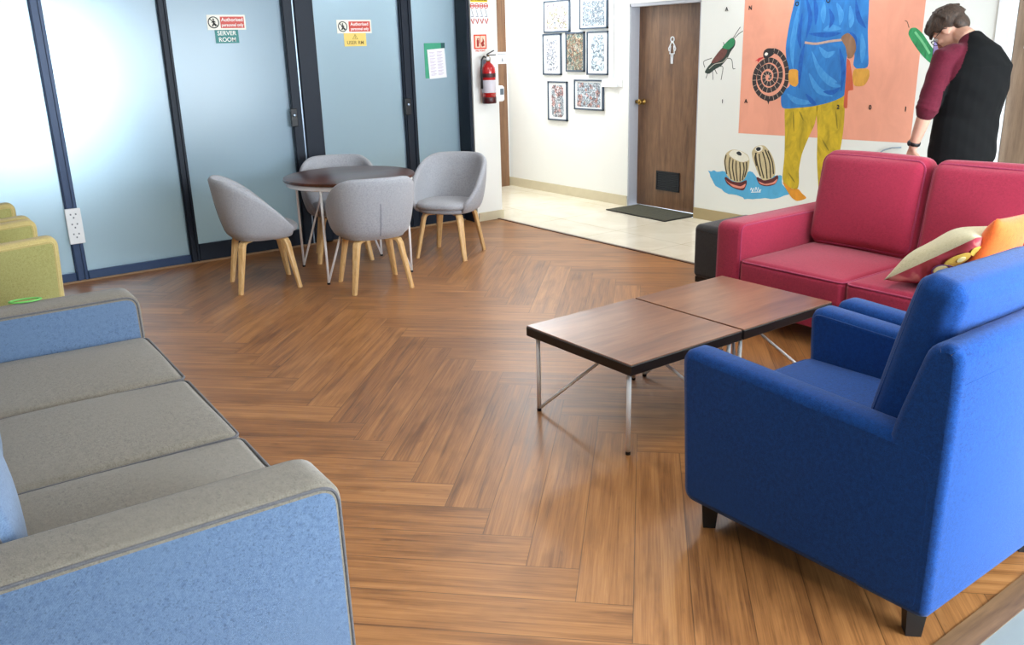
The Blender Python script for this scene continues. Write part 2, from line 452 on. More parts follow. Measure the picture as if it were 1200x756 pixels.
# corridor end wall with a brown door leaf just showing past the column
struct('wall_end', box(-8.90, -8.76, 5.08, YM+.3, 0, CZ), M['wall'])
dr = struct('door_3', box(-8.765, -8.72, 5.50, 6.40, 0, 2.2), M['doorwood'])
# picture wall (left of the washroom door) and mural wall (right of it)
struct('wall_corridor', box(-8.76, -6.675, YM, YM+.3, 0, CZ), M['wall'])
struct('baseboard_corridor', box(-8.76, -6.675, YM-.012, YM, 0, .105), M['skirt'])
struct('wall_mural', box(-5.735, -2.97, YM, YM+.3, 0, CZ), M['mural_wall'])
struct('baseboard_mural', box(-5.735, -3.07, YM-.012, YM, 0, .105), M['skirt_tan'])
b = box(-6.675, -5.735, YM, YM+.3, 2.03, CZ); bx(b, -2.97, -2.05, YM, YM+.3, 2.09, CZ)
struct('wall_lintel', b, M['wall'])
struct('wall_north', box(-2.05, EX, YM, YM+.3, 0, CZ), M['mural_wall'])
# washroom door set back in its reveal
def door(name, x0, x1, y, ztop, wm, fr=.04):
    d = struct(name, box(x0, x1, y, y+.04, .01, ztop), wm)
    return d
RY = YM+.13
d1 = door('door_1', -6.66, -5.75, RY, 2.0, M['doorwood'])
b = box(-6.675, -6.66, YM+.005, RY+.04, 0, 2.03); bx(b, -5.75, -5.735, YM+.005, RY+.04, 0, 2.03); bx(b, -6.675, -5.735, YM+.005, RY+.04, 2.0, 2.03)
struct('door_frame', b, plain('grey_door_frame', srgb(176, 178, 186), .5), d1)
b = new(); lathe(b, [(0, 0), (.030, 0), (.032, .006), (.012, .012), (.012, .035), (.026, .045), (.030, .060), (.022, .074), (0, .078)], 20)
obj('door_knob', b, M['brass'], d1, True, loc=(-6.585, RY, 1.075), rot=(R_(90), 0, 0))
b = new(); lathe(b, [(0, 0), (.020, 0), (.020, .004), (.008, .006), (.008, .03), (.016, .034), (.018, .046), (0, .052)], 16)
obj('latch', b, M['brass'], d1, True, loc=(-6.645, RY, 1.075), rot=(R_(90), 0, 0))
# louvred vent low in the door
b = box(-6.375, -6.055, RY-.012, RY+.002, .375, .39); bx(b, -6.375, -6.055, RY-.012, RY+.002, .195, .21)
bx(b, -6.375, -6.36, RY-.012, RY+.002, .195, .39); bx(b, -6.07, -6.055, RY-.012, RY+.002, .195, .39)
for k in range(9):
    z = .213+k*.0185; s = new(); bx(s, -6.365, -6.065, -.012, .0, -.001, .002)
    merge(b, s, Matrix.Translation((0, RY, z)) @ Matrix.Rotation(R_(-35), 4, 'X'))
bx(b, -6.37, -6.06, RY-.002, RY+.001, .2, .385)
obj('vent_grille', b, M['grille'], d1)
# white outline figure of a woman on the door leaf
def wire_sym(parts, r=.006):
    b = new()
    for pts in parts: tube(b, [(x, 0, z) for x, z in pts], r, 6, closed=(pts[0] == pts[-1]) and False)
    return b
circ = [(.022*math.cos(2*PI*k/16), .105+.022*math.sin(2*PI*k/16)) for k in range(17)]
wom = [circ, [(-.012, .075), (-.045, .02), (-.038, -.005)], [(.012, .075), (.045, .02), (.038, -.005)], [(-.014, .075), (.014, .075)],
       [(-.02, .045), (-.03, -.03), (.03, -.03), (.02, .045)], [(-.012, -.03), (-.008, -.125)], [(.012, -.03), (.008, -.125)]]
obj('restroom_symbol', wire_sym(wom), M['white'], d1, loc=(-6.20, RY-.006, 1.575))
# second door on the right with its frame
d2 = door('door_2', -2.96, -2.06, YM+.06, 2.08, M['doorwood2'])
b = box(-3.06, -2.965, YM-.015, YM+.06, 0, 2.15); bx(b, -2.055, -1.96, YM-.015, YM+.06, 0, 2.15); bx(b, -2.965, -2.055, YM-.015, YM+.06, 2.09, 2.15)
struct('door_frame', b, plain('white_door_frame', srgb(228, 230, 232), .5), d2)
man = [circ, [(-.04, .075), (.04, .075)], [(-.04, .075), (-.045, -.02)], [(.04, .075), (.045, -.02)], [(-.02, .075), (-.018, -.125)], [(.02, .075), (.018, -.125)]]
obj('restroom_symbol', wire_sym(man), M['white'], d2, loc=(-2.84, YM+.055, 1.57))
b = new(); lathe(b, [(0, 0), (.03, 0), (.032, .006), (.012, .012), (.012, .035), (.026, .045), (.03, .06), (.022, .074), (0, .078)], 20)
obj('door_knob', b, M['brass'], d2, True, loc=(-2.13, YM+.06, 1.05), rot=(R_(90), 0, 0))

# window wall on the daylight side
wins = [(1.9, 3.8), (4.2, 6.1)]
b = box(EX, EX+.2, SY, YM+.3, 0, .25); bx(b, EX, EX+.2, SY, YM+.3, 2.45, CZ)
ys = [SY]+[c for w in wins for c in w]+[YM+.3]
for k in range(0, len(ys), 2): bx(b, EX, EX+.2, ys[k], ys[k+1], .25, 2.45)
struct('wall_east', b, M['wall'])
for i, (a, c) in enumerate(wins):
    b = new()
    for y in (a, (a+c)/2-.025, c-.05): bx(b, EX+.06, EX+.12, y, y+.05, .25, 2.45)
    for z in (.25, 2.40): bx(b, EX+.06, EX+.12, a, c, z, z+.05)
    struct('window_%d' % (i+1), b, M['alu'])

# ------------------------------------------------------------------ glass partition
PT = 2.42
struct('wall_partition_header', box(XG-.06, XG+.05, SY, 4.9, PT, CZ), M['alu'])
def frame_part(name, y0, y1, z0, z1, x0=XG-.03, x1=XG+.03, m='alu', lips=True):
    b = box(x0, x1, y0, y1, z0, z1, .004, 1)
    if lips and y1-y0 > .05:
        w = (y1-y0)
        bx(b, x1-.002, x1+.012, y0+w*.12, y0+w*.30, z0, z1); bx(b, x1-.002, x1+.012, y0+w*.70, y0+w*.88, z0, z1)
    return struct(name, b, M[m])
frame_part('trim_3', 1.15, 1.235, 0, PT, m='alu_blue')
frame_part('trim_4', 2.025, 2.10, 0, PT)
b = box(XG-.06, XG+.035, 3.02, 3.30, 0, PT, .004, 1); bx(b, XG+.033, XG+.05, 3.13, 3.29, 0, PT); bx(b, XG+.033, XG+.044, 3.03, 3.10, 0, PT)
pil = struct('trim_5', b, M['alu'])
struct('bright_bead', box(XG+.033, XG+.042, 3.108, 3.118, 0, PT), M['alu_bright'], pil)
frame_part('trim_6', 4.13, 4.26, 0, PT)
struct('trim_7', box(XG-.03, -7.075, 4.742, 4.779, 0, PT, .003, 1), M['alu'])
b = box(XG-.03, XG+.035, SY, 1.15, 0, .075, .004, 1); bx(b, XG-.03, XG+.035, 1.235, 2.025, 0, .075, .004, 1)
struct('trim_8', b, M['alu_blue'])
b = box(XG-.03, XG+.03, 2.10, 3.02, 0, .15, .004, 1); bx(b, XG-.03, XG+.03, 3.30, 4.13, 0, .15, .004, 1); bx(b, XG-.03, XG+.03, 4.26, 4.745, 0, .15, .004, 1)
struct('trim_9', b, M['alu'])
struct('trim_10', box(XG+.03, XG+.05, SY, 4.78, 0, .012), plain('floor_strip', srgb(150, 120, 88), .5))
struct('trim_11', box(XG-.03, XG+.03, .07, .15, 0, PT, .004, 1), M['alu_blue'])
for i, (a, c, z0) in enumerate([(SY, .07, .075), (.15, 1.15, .075), (1.235, 2.025, .075), (2.10, 3.02, .15), (3.30, 4.13, .15), (4.26, 4.745, .15)]):
    struct('window_%d' % (i+3), box(XG-.006, XG+.006, a, c, z0, PT), M['frost'])
# partition wall between the two rooms behind the glass
struct('wall_between', box(WX, XG-.1, 3.1, 3.2, 0, CZ), M['wall'])
for i, (y0, y1, z0, z1, lab) in enumerate([(3.0, 3.055, 1.05, 1.19, 'dark door lock on the wide black post left of the yellow sign'), (4.125, 4.17, 1.07, 1.22, 'dark door lock on the post between the yellow sign and the green notice')]):
    t = thing('door_lock', lab, 'lock', (XG+.04, (y0+y1)/2, (z0+z1)/2), group='door locks on the glass partition')
    obj('lock_case', box(-.002, .03, -.03, .03, -.075, .075, .006), M['black'], t)
    b = new(); lathe(b, [(0, 0), (.012, 0), (.012, .012), (.008, .014), (0, .014)], 14)
    obj('keyhole', b, M['alu_bright'], t, True, loc=(.028, 0, .02), rot=(0, R_(90), 0))
# white two-gang plate on the mullion at the left
t = thing('power_outlet', 'white wall socket plate on the blue mullion at the left', 'socket', (XG+.045, 1.195, .435))
obj('plate', box(-.004, .016, -.055, .055, -.135, .135, .005), M['white'], t)
for k in range(3):
    b = new()
    for (y, z) in ((-.018, .012), (.018, .012), (0, -.014)): bx(b, .015, .0175, y-.005, y+.005, z-.006, z+.006)
    obj('socket', b, plain('socket_hole%d' % k, srgb(120, 126, 134), .6), t, loc=(0, 0, -.07+k*.075))

# ------------------------------------------------------------------ signs on the glass
def facing_x(b): # flat artwork drawn in x(right) z(up) with +y depth away -> faces +X on the partition, drawn left to right along +Y
    return Matrix(((0, -1, 0, 0), (1, 0, 0, 0), (0, 0, 1, 0), (0, 0, 0, 1)))
def art(bm_parts, parent, M4):
    for name, b, m in bm_parts:
        bmesh.ops.transform(b, matrix=M4, verts=b.verts[:]); obj(name, b, m, parent)
def flat(x0, x1, z0, z1, y=0, t=.001): return box(x0, x1, -y-t, -y, z0, z1)
def txt(s, size, x, z, y, bold=.0, sx=1.0):
    b = text_bm(s, size, .0004, bold=bold)
    bmesh.ops.transform(b, matrix=Matrix.Translation((x, -y, z)) @ Matrix.Rotation(R_(90), 4, 'X') @ Matrix.Diagonal((sx, 1, 1, 1)), verts=b.verts[:])
    return b
m_sgreen = plain('sign_green', srgb(38, 128, 124), .5); m_sred = plain('sign_red', srgb(206, 72, 58), .5); m_swhite = plain('sign_white', srgb(244, 240, 226), .5)
m_syel = plain('sign_yellow', srgb(240, 208, 110), .5); m_black = plain('sign_black', srgb(28, 30, 30), .6); m_letter = plain('sign_letter_white', srgb(246, 244, 238), .5)
def auth_sign(y, z, w, h, label):
    t = thing('warning_sign', label, 'sign', (XG+.007, y, z), group='authorised personnel signs')
    F = facing_x(None)
    P = [('sign_board', flat(-w/2, w/2, -h/2, h/2, 0, .003), m_swhite), ('red_panel', flat(-w*.16, w*.46, -h*.38, h*.38, .003), m_sred)]
    tx = txt('Authorised', h*.34, w*.15, h*.17, .0045, .0006); merge(tx, txt('personnel only', h*.30, w*.15, -h*.18, .0045, .0006, .86))
    P.append(('lettering', tx, m_letter))
    b = new(); r = h*.36; cx = -w*.335
    tube(b, [(cx+r*math.cos(2*PI*k/24), -.004, r*math.sin(2*PI*k/24)) for k in range(24)], h*.035, 6, True)
    ellipsoid(b, (cx, -.004, h*.2), (h*.06, .001, h*.06)); tube(b, [(cx, -.004, h*.12), (cx+h*.02, -.004, -h*.05), (cx-h*.1, -.004, -h*.25)], h*.05, 5); tube(b, [(cx+h*.02, -.004, -h*.03), (cx+h*.12, -.004, -h*.24)], h*.045, 5)
    tube(b, [(cx-h*.12, -.004, -h*.02), (cx, -.004, h*.1), (cx+h*.13, -.004, 0)], h*.035, 5); tube(b, [(cx-r*.7, -.004, r*.7), (cx+r*.7, -.004, -r*.7)], h*.03, 5)
    P.append(('pictogram', b, m_black)); art(P, t, F); return t
auth_sign(2.556, 1.897, .312, .115, 'red and white authorised personnel sign above the green server room sign')
auth_sign(3.685, 1.856, .334, .112, 'red and white authorised personnel sign above the yellow sign')
t = thing('room_sign', 'green server room sign on the frosted glass', 'sign', (XG+.007, 2.548, 1.789))
tx = txt('SERVER', .047, 0, .024, .0035, .0005); merge(tx, txt('ROOM', .047, 0, -.025, .0035, .0005))
art([('sign_board', flat(-.095, .095, -.051, .051, 0, .003), m_sgreen), ('lettering', tx, m_letter)], t, facing_x(None))
t = thing('room_sign', 'yellow sign with warning triangle on the frosted glass', 'sign', (XG+.007, 3.685, 1.746))
tx = txt('USER RM', .042, 0, -.026, .0035, .0003)
b = new(); tube(b, [(-.024, -.004, .005), (.024, -.004, .005), (0, -.004, .044)], .003, 5, True); bx(b, -.002, .002, -.005, -.003, .012, .03); merge(tx, b)
art([('sign_board', flat(-.107, .107, -.055, .055, 0, .003), m_syel), ('lettering', tx, plain('sign_olive', srgb(120, 100, 40), .6))], t, facing_x(None))
# notice: green holder with a printed white sheet
t = thing('notice_holder', 'green document holder taped to the rightmost frosted pane', 'notice', (XG+.0065, 4.497, 1.545))
b = flat(-.112, .112, -.158, .158, 0, .003); bx(b, -.112, .112, -.006, -.003, .10, .158)
b2 = flat(.07, .112, .11, .158, .006, .002)
art([('backing', b, plain('notice_green', srgb(58, 160, 124), .5)), ('dark_tab', b2, plain('notice_dark_green', srgb(24, 84, 84), .5))], t, facing_x(None))
b = new()
for c in range(2):
    for r in range(8):
        bx(b, -.075+c*.08, -.015+c*.08, -.0032, -.002, .10-r*.028, .105-r*.028); bx(b, -.075+c*.08, -.03+c*.08, -.0032, -.002, .09-r*.028, .094-r*.028)
P = [('sheet', flat(-.095, .095, -.135, .13, 0, .002), plain('paper_white', srgb(240, 238, 244), .6)), ('print', b, plain('print_mauve', srgb(200, 186, 204), .6))]
art(P, t, facing_x(None) @ Matrix.Translation((.018, -.0061, -.025)) @ Matrix.Rotation(R_(-3), 4, 'Y'))

# ------------------------------------------------------------------ column: extinguisher and signs
CX = -7.06
t = thing('instruction_sign', 'yellow topped extinguisher instruction chart on the white column', 'sign', (CX, 4.88, 1.98))
P = [('sheet', flat(-.098, .098, -.16, .16, 0, .002), M['white']), ('header', flat(-.096, .096, .075, .16, .002), plain('header_yellow', srgb(240, 206, 30), .5))]
b = txt('FIRE', .05, 0, .135, .0035, .001); merge(b, txt('EXTINGUISHER', .026, 0, .095, .0035, .0006)); P.append(('heading', b, m_black))
ir = plain('icon_red', srgb(206, 70, 40), .5)
for k in range(4):
    b = new(); x = -.078+k*.052
    tube(b, [(x+.020*math.cos(2*PI*q/14), -.003, .042+.020*math.sin(2*PI*q/14)) for q in range(14)], .004, 5, True)
    bx(b, x-.021, x+.021, -.0045, -.0015, .036, .047)
    P.append(('extinguisher_icon', b, ir)); P.append(('red_chevron', tube(new(), [(x-.016, -.003, -.075), (x+.002, -.003, -.115), (x+.018, -.003, -.07)], .0055, 5), ir))
ig = plain('icon_grey', srgb(150, 150, 160), .5)
for k in range(4):
    b = new(); x = -.078+k*.052
    tube(b, [(x-.01, -.003, .015), (x+.008, -.003, -.045)], .0025, 5); bx(b, x-.014, x+.014, -.003, -.002, -.055, -.048)
    P.append(('nozzle_icon', b, ig))
art(P, t, facing_x(None))
t = thing('fire_sign', 'red fire extinguisher sign on the white column', 'sign', (CX, 4.88, 1.70))
b = flat(-.072, .072, -.062, .068, 0, .003); P = [('sign_board', b, plain('fire_red', srgb(226, 72, 36), .5)), ('caption', txt('FIRE POINT', .022, 0, -.078, .001, .0006), plain('fire_caption', srgb(214, 80, 50), .5))]
m1 = plain('fire_cream', srgb(244, 214, 190), .5); P += [('icon_field', box(-.058, -.004, -.005, -.003, -.05, .056), m1), ('icon_field', box(.004, .058, -.005, -.003, -.05, .056), m1)]
b = new(); bx(b, -.042, -.02, -.007, -.004, -.04, .02); bx(b, -.036, -.026, -.007, -.004, .02, .035); tube(b, [(-.031, -.006, .036), (-.012, -.006, .03), (-.014, -.006, -.01)], .003, 5)
m2 = plain('fire_dark_red', srgb(170, 36, 20), .5); P.append(('bottle_icon', b, m2))
b = new(); tube(b, [(.03, -.005, -.035), (.02, -.005, -.01), (.034, -.005, .005), (.028, -.005, .04)], [.016, .015, .010, .001], 8); P.append(('flame_icon', b, m2))
art(P, t, facing_x(None))
# extinguisher
EXX, EXY, EXZ = CX+.085, 4.905, 1.14
t = thing('fire_extinguisher', 'red fire extinguisher hanging on the white column', 'fire extinguisher', (EXX, EXY, EXZ))
r = .066
b = new(); lathe(b, [(0, .055), (r, .055), (r, .29), (r*.93, .325), (r*.7, .355), (r*.35, .372), (r*.3, .385), (0, .385)], 28)
obj('cylinder', b, plain('extinguisher_red', srgb(190, 30, 34), .25, coat=.4), t, True)
b = new(); lathe(b, [(0, 0), (r*.95, 0), (r*1.02, .006), (r*1.02, .058), (r, .06), (0, .06)], 28); obj('base_band', b, plain('extinguisher_base', srgb(70, 22, 26), .4), t, True)
b = new(); lathe(b, [(r+.001, .10), (r+.0015, .101), (r+.0015, .215), (r+.001, .216)], 28); obj('label_band', b, plain('extinguisher_label', srgb(212, 206, 214), .5), t, True)
b = new(); lathe(b, [(r+.001, .24), (r+.0016, .241), (r+.0016, .275), (r+.001, .276)], 28); obj('class_band', b, plain('extinguisher_classes', srgb(60, 30, 34), .5), t, True)
b = new(); lathe(b, [(.018, .38), (.022, .385), (.022, .42), (.012, .425), (.012, .44), (0, .44)], 16); obj('valve', b, M['brass'], t, True)
b = new(); bx(b, -.01, .01, -.015, .085, .437, .446, .002); s = new(); bx(s, -.009, .009, 0, .085, -.004, .004, .002); merge(b, s, Matrix.Translation((0, -.01, .45)) @ Matrix.Rotation(R_(22), 4, 'X'))
obj('squeeze_handle', b, M['black'], t)
b = new(); lathe(b, [(0, 0), (.018, 0), (.018, .012), (0, .012)], 16); obj('gauge', b, M['white'], t, True, loc=(.02, -.02, .41), rot=(0, R_(90), 0))
b = new(); tube(b, [(0, -.015, .42), (0, -.05, .43), (.005, -.078, .40), (.005, -.084, .30), (.005, -.084, .14)], [.008]*4+[.012], 8); obj('hose', b, M['black'], t, True)
b = box(-.088, -.055, -.02, .02, .27, .40); obj('wall_bracket', b, M['alu_bright'], t)
# white switch plate that sticks out past the column and an access unit below it
t = thing('flag_sign', 'small white sign plate beside the red extinguisher top', 'sign', (CX-.03, 5.08, 1.55))
obj('plate', box(-.006, .006, 0, .125, -.055, .055, .002), M['white'], t)
b = new(); bx(b, .005, .008, .065, .075, -.03, -.005); bx(b, .005, .008, .06, .08, -.032, -.028); bx(b, .005, .008, .01, .115, .035, .038); obj('print', b, plain('flag_print', srgb(130, 140, 150), .5), t)
t = thing('access_reader', 'white rounded access reader beside the red extinguisher', 'access reader', (CX-.05, 5.08, 1.215))
b = softbox(.05, .10, .16, .03); bmesh.ops.translate(b, verts=b.verts[:], vec=(0, .05, 0)); obj('case', b, M['white'], t, True)
b = softbox(.012, .045, .06, .006); bmesh.ops.translate(b, verts=b.verts[:], vec=(.022, .055, .02)); obj('sensor_window', b, plain('reader_window', srgb(96, 110, 120), .3), t, True)
# ------------------------------------------------------------------ framed pictures in the corridor
m_frame = plain('slate_picture_frame', srgb(62, 76, 92), .45)
def artmat(name, scale, stops, seed, fill=.5, stretch=(1, 1, 1)):
    n = NT(name); n.set(Roughness=.35); co = n.mapping(n.obj_co(), stretch, loc=(seed*1.7, 0, seed*.9))
    a = n.noise(co, scale, 5, .7, dist=2.0); c = n.noise(co, scale*.45, 3, .6, out='Color')
    ink = n.ramp(a, [(.46-.10*fill, (1, 1, 1, 1)), (.58-.10*fill, (.06, .08, .11, 1))])
    s = n.n('ShaderNodeSeparateColor'); n.l(c, s.inputs[0])
    hue = n.ramp(s.outputs[0], stops)
    n.l(n.mix(.88, hue, ink, 'MULTIPLY'), n.b.inputs['Base Color'])
    return n.m
wh = srgb(238, 242, 244); pics = [
 (-8.03, 2.125, -7.579, 1.79, 'pale figures with pink and yellow washes, top left', [(.35, wh), (.5, srgb(236, 214, 214)), (.58, srgb(206, 200, 150)), (.68, wh)], 26, .35, 0),
 (-7.422, 2.12, -6.982, 1.808, 'dense grey ink drawing, top right frame nearest the ceiling', [(.35, wh), (.5, srgb(190, 204, 214)), (.7, srgb(226, 232, 236))], 34, .62, 0),
 (-8.054, 1.778, -7.73, 1.335, 'very pale tall drawing, left of the middle row', [(.35, wh), (.55, srgb(226, 226, 234)), (.7, wh)], 22, .25, 1),
 (-7.651, 1.785, -7.342, 1.373, 'red and green collage, centre of the middle row', [(.36, srgb(112, 142, 132)), (.46, srgb(210, 206, 186)), (.52, srgb(196, 132, 96)), (.58, srgb(150, 170, 146)), (.66, srgb(206, 196, 170))], 30, .6, 2),
 (-7.30, 1.784, -6.964, 1.341, 'pale blue oval drawing, right of the middle row', [(.35, wh), (.5, srgb(206, 224, 234)), (.7, srgb(232, 236, 238))], 20, .3, 1),
 (-7.973, 1.267, -7.632, 0.836, 'tall grey drawing with a red streak, lower left frame', [(.3, srgb(160, 180, 196)), (.5, wh), (.6, srgb(226, 160, 150)), (.7, wh)], 26, .5, 1),
 (-7.511, 1.291, -7.04, 0.972, 'wide drawing with red figure, lower right', [(.35, wh), (.5, srgb(198, 216, 226)), (.62, srgb(226, 150, 130)), (.7, wh)], 30, .45, 0)]
for i, (x0, z0, x1, z1, lab, stops, sc, fill, kind) in enumerate(pics):
    w, h = x1-x0, z0-z1
    t = thing('framed_picture', lab.split(',')[0]+' in a thin slate frame,'+lab.split(',')[1], 'picture', ((x0+x1)/2, YM, (z0+z1)/2), group='framed drawings on the corridor wall')
    f = .016; b = box(-w/2, w/2, -.022, 0, h/2-f, h/2); bx(b, -w/2, w/2, -.022, 0, -h/2, -h/2+f); bx(b, -w/2, -w/2+f, -.022, 0, -h/2, h/2); bx(b, w/2-f, w/2, -.022, 0, -h/2, h/2)
    obj('frame', b, m_frame, t)
    obj('mount', box(-w/2+f*.5, w/2-f*.5, -.012, -.002, -h/2+f*.5, h/2-f*.5), M['white'], t)
    aw, ah = (w*.80, h*.80) if kind == 0 else (w*.62, h*.82) if kind == 1 else (w*.88, h*.92)
    b = new(); out = [(x, z) for x, z in rrect(aw, ah, min(aw, ah)*(.06 if kind != 1 else .22))]
    vs = [b.verts.new((x, -.0135, z)) for x, z in out]; vb = [b.verts.new((x, -.012, z)) for x, z in out]
    b.faces.new(vs)
    for k in range(len(vs)): b.faces.new((vs[k], vb[k], vb[(k+1) % len(vs)], vs[(k+1) % len(vs)]))
    obj('artwork', b, artmat('artwork_%d' % i, sc, stops, i+1, fill), t)
# white casing strips beside the pictures
b = box(-6.955, -6.90, YM-.02, YM, 1.28, 2.4, .003); bx(b, -7.05, -6.83, YM-.03, YM, 1.22, 1.29, .004)
tag(obj('cable_trunking', b, M['white']), 'white cable trunking on the corridor wall right of the framed drawings', 'cable cover')
t = thing('wall_switch', 'small white switch plate between the framed drawings and the washroom door', 'switch', (-6.81, YM, 1.265))
obj('plate', box(-.04, .04, -.012, 0, -.04, .04, .003), M['white'], t); obj('rocker', box(-.018, .018, -.016, -.01, -.022, .022, .002), M['white'], t)

# ------------------------------------------------------------------ doormat
b = new(); bmesh.ops.create_grid(b, x_segments=40, y_segments=20, size=.5)
for v in b.verts: v.co = Vector((v.co.x*.84, v.co.y*.44, .010+.002*random.random()))
e = bmesh.ops.extrude_face_region(b, geom=b.faces[:])
for v in [q for q in e['geom'] if isinstance(q, bmesh.types.BMVert)]: v.co.z = 0
t = thing('doormat', 'dark olive doormat on the cream tiles before the washroom door', 'doormat', (-6.20, 6.32, .001), R_(-2))
obj('pile', b, M['mat'], t)
b = box(-.43, .43, -.23, -.215, 0, .009); bx(b, -.43, .43, .215, .23, 0, .009); bx(b, -.43, -.415, -.215, .215, 0, .009); bx(b, .415, .43, -.215, .215, 0, .009)
obj('rubber_edge', b, M['black'], t)

# ------------------------------------------------------------------ the painted mural (flat paint on the wall, layer over layer)
mur = thing('wall_mural', 'painted mural of a figure in blue tunic and yellow trousers on a salmon panel', 'mural', (0, YM, 0))
def paint(c, v=.12, sc=14, c2=None):
    n = NT('paint'); n.set(Roughness=.75); co = n.mapping(n.obj_co(), (1, 1, .5))
    d = c2 or tuple(x*(1-v*2) for x in c[:3])+(1,)
    f = n.noise(co, sc, 4, .6, dist=1.0)
    n.l(n.mix(n.ramp(f, [(.35, (0, 0, 0, 1)), (.68, (1, 1, 1, 1))]), c, d), n.b.inputs['Base Color']); return n.m
LAY = [0]
def poly_xz(b, pts, layer, mi=0):
    y = -.0006*layer
    vs = [b.verts.new((x, y-.0006, z)) for x, z in pts]; vb = [b.verts.new((x, 0, z)) for x, z in pts]
    for tri in tessellate_polygon([[Vector((p[0], p[1], 0)) for p in pts]]):
        try: b.faces.new([vs[q] for q in tri]).material_index = mi
        except ValueError: pass
    for k in range(len(vs)):
        g = b.faces.new((vs[k], vb[k], vb[(k+1) % len(vs)], vs[(k+1) % len(vs)])); g.material_index = mi
def smooth_closed(pts, k=4):
    n = len(pts); out = []
    for i in range(n):
        p0, p1, p2, p3 = [Vector(pts[(i+q) % n]) for q in (-1, 0, 1, 2)]
        for j in range(k):
            t = j/k; L = (p2-p1).length
            m1 = (p2-p0); m1 = m1*(min(.5*m1.length, .9*L)/m1.length*.85) if m1.length > 1e-9 else m1
            m2 = (p3-p1); m2 = m2*(min(.5*m2.length, .9*L)/m2.length*.85) if m2.length > 1e-9 else m2
            out.append(tuple(p1*(2*t**3-3*t*t+1)+m1*(t**3-2*t*t+t)+p2*(3*t*t-2*t**3)+m2*(t**3-t*t)))
    return out
def smooth_open(pts, k=4):
    P = [Vector(p) for p in pts]; P = [P[0]*2-P[1]]+P+[P[-1]*2-P[-2]]; out = []
    for i in range(1, len(P)-2):
        p0, p1, p2, p3 = P[i-1:i+3]
        for j in range(k):
            t = j/k; out.append(tuple(.5*((2*p1)+(p2-p0)*t+(2*p0-5*p1+4*p2-p3)*t*t+(3*p1-p0-3*p2+p3)*t**3)))
    out.append(tuple(P[-2])); return out
class Crop:   # coordinates read off an enlarged crop of the photograph
    def __init__(s, ox, oy, sc): s.o = (ox, oy, sc)
    def __call__(s, pts): return [wall_pt(s.o[0]+x/s.o[2], s.o[1]+y/s.o[2]) for x, y in pts]
def painted(name, pts, mat, layer, smooth=True, parent=mur):
    b = new(); poly_xz(b, smooth_closed(pts) if smooth else pts, layer); return obj(name, b, mat, parent)
def stroke_into(b, pts, w, layer, mi=0):
    P = [Vector(p) for p in pts]; n = len(P); L = []; Rr = []
    for i in range(n):
        d = (P[min(n-1, i+1)]-P[max(0, i-1)]).normalized(); q = Vector((-d.y, d.x)); ww = w[i] if isinstance(w, list) else w
        L.append(P[i]+q*ww/2); Rr.append(P[i]-q*ww/2)
    for i in range(n-1): poly_xz(b, [tuple(L[i]), tuple(L[i+1]), tuple(Rr[i+1]), tuple(Rr[i])], layer, mi)
def strokes(name, lines, w, mat, layer, parent=mur, taper=True):
    for li, l in enumerate(lines):
        q = smooth_open(l); b = new(); stroke_into(b, q, [w*max(.12, math.sin(PI*(i+.5)/len(q))) for i in range(len(q))] if taper else w, layer+li*.06); obj(name, b, mat, parent)
pk0 = wall_pt(865.4, 156.0); pk1 = wall_pt(1066.5, 167.8)
pk = painted('salmon_panel', [(pk0[0], pk0[1]), (pk1[0], pk1[1]), (pk1[0]+.005, 2.12), (pk0[0], 2.12)], paint(srgb(232, 160, 134), .05, 5), 1, False)
K = Crop(900, 0, 5.817)
ext = lambda pts: pts
fig = painted('tunic', K([(180, -110), (182, 0), (160, 100), (140, 200), (122, 330), (132, 460), (150, 580), (112, 615), (90, 650), (100, 735), (200, 735), (300, 725), (420, 698), (520, 650), (533, 560), (536, 400), (560, 330), (590, 372), (583, 440), (606, 467), (680, 455), (684, 350), (682, 200), (690, 0), (690, -110)]), paint(srgb(44, 126, 198), .18, 9, srgb(34, 100, 168)), 2)
strokes('light_fold', [K(l) for l in ([(222, 0), (190, 160), (165, 330), (172, 470)], [(300, 350), (350, 480), (430, 570), (510, 590)], [(350, 320), (400, 375), (460, 350)], [(385, 10), (378, 90), (380, 160)], [(280, 500), (340, 610), (440, 655)], [(380, 205), (430, 190), (500, 196)], [(640, 230), (648, 330), (640, 430)], [(470, 20), (500, 100), (490, 170)], [(320, 420), (390, 520), (470, 560)], [(130, 640), (200, 690), (320, 700)], [(560, 40), (570, 130), (560, 190)])], .05, paint(srgb(74, 150, 210), .10, 22, srgb(50, 130, 200)), 3)
strokes('dark_fold', [K(l) for l in ([(262, -20), (290, 120), (262, 260)], [(315, -20), (330, 70), (325, 170)], [(250, 300), (225, 420), (212, 600)], [(490, 330), (515, 470), (500, 620)], [(600, 0), (620, 120), (668, 190)], [(380, 625), (440, 630), (490, 600)], [(280, 230), (400, 238), (500, 225)], [(560, 220), (590, 260), (600, 340)], [(235, 90), (215, 240), (225, 330)], [(420, 60), (440, 130), (420, 190)], [(260, 640), (300, 690), (330, 715)])], .04, paint(srgb(22, 96, 180), .12, 22, srgb(16, 78, 154)), 4)
strokes('belt', [K([(252, 290), (330, 298), (420, 282), (505, 272)])], .018, paint(srgb(190, 164, 150), .1), 5, taper=False)
painted('pouch', K([(545, 225), (590, 265), (602, 330), (575, 392), (545, 395), (530, 320), (500, 260)]), paint(srgb(150, 112, 84), .15), 5.5)
painted('sash', K([(540, 402), (560, 420), (582, 610), (548, 622), (540, 735), (516, 730), (530, 560)]), paint(srgb(206, 96, 64), .1), 3)
painted('painted_hand', K([(150, 475), (203, 478), (215, 540), (192, 590), (150, 572), (140, 520)]), paint(srgb(222, 160, 60), .12), 4)
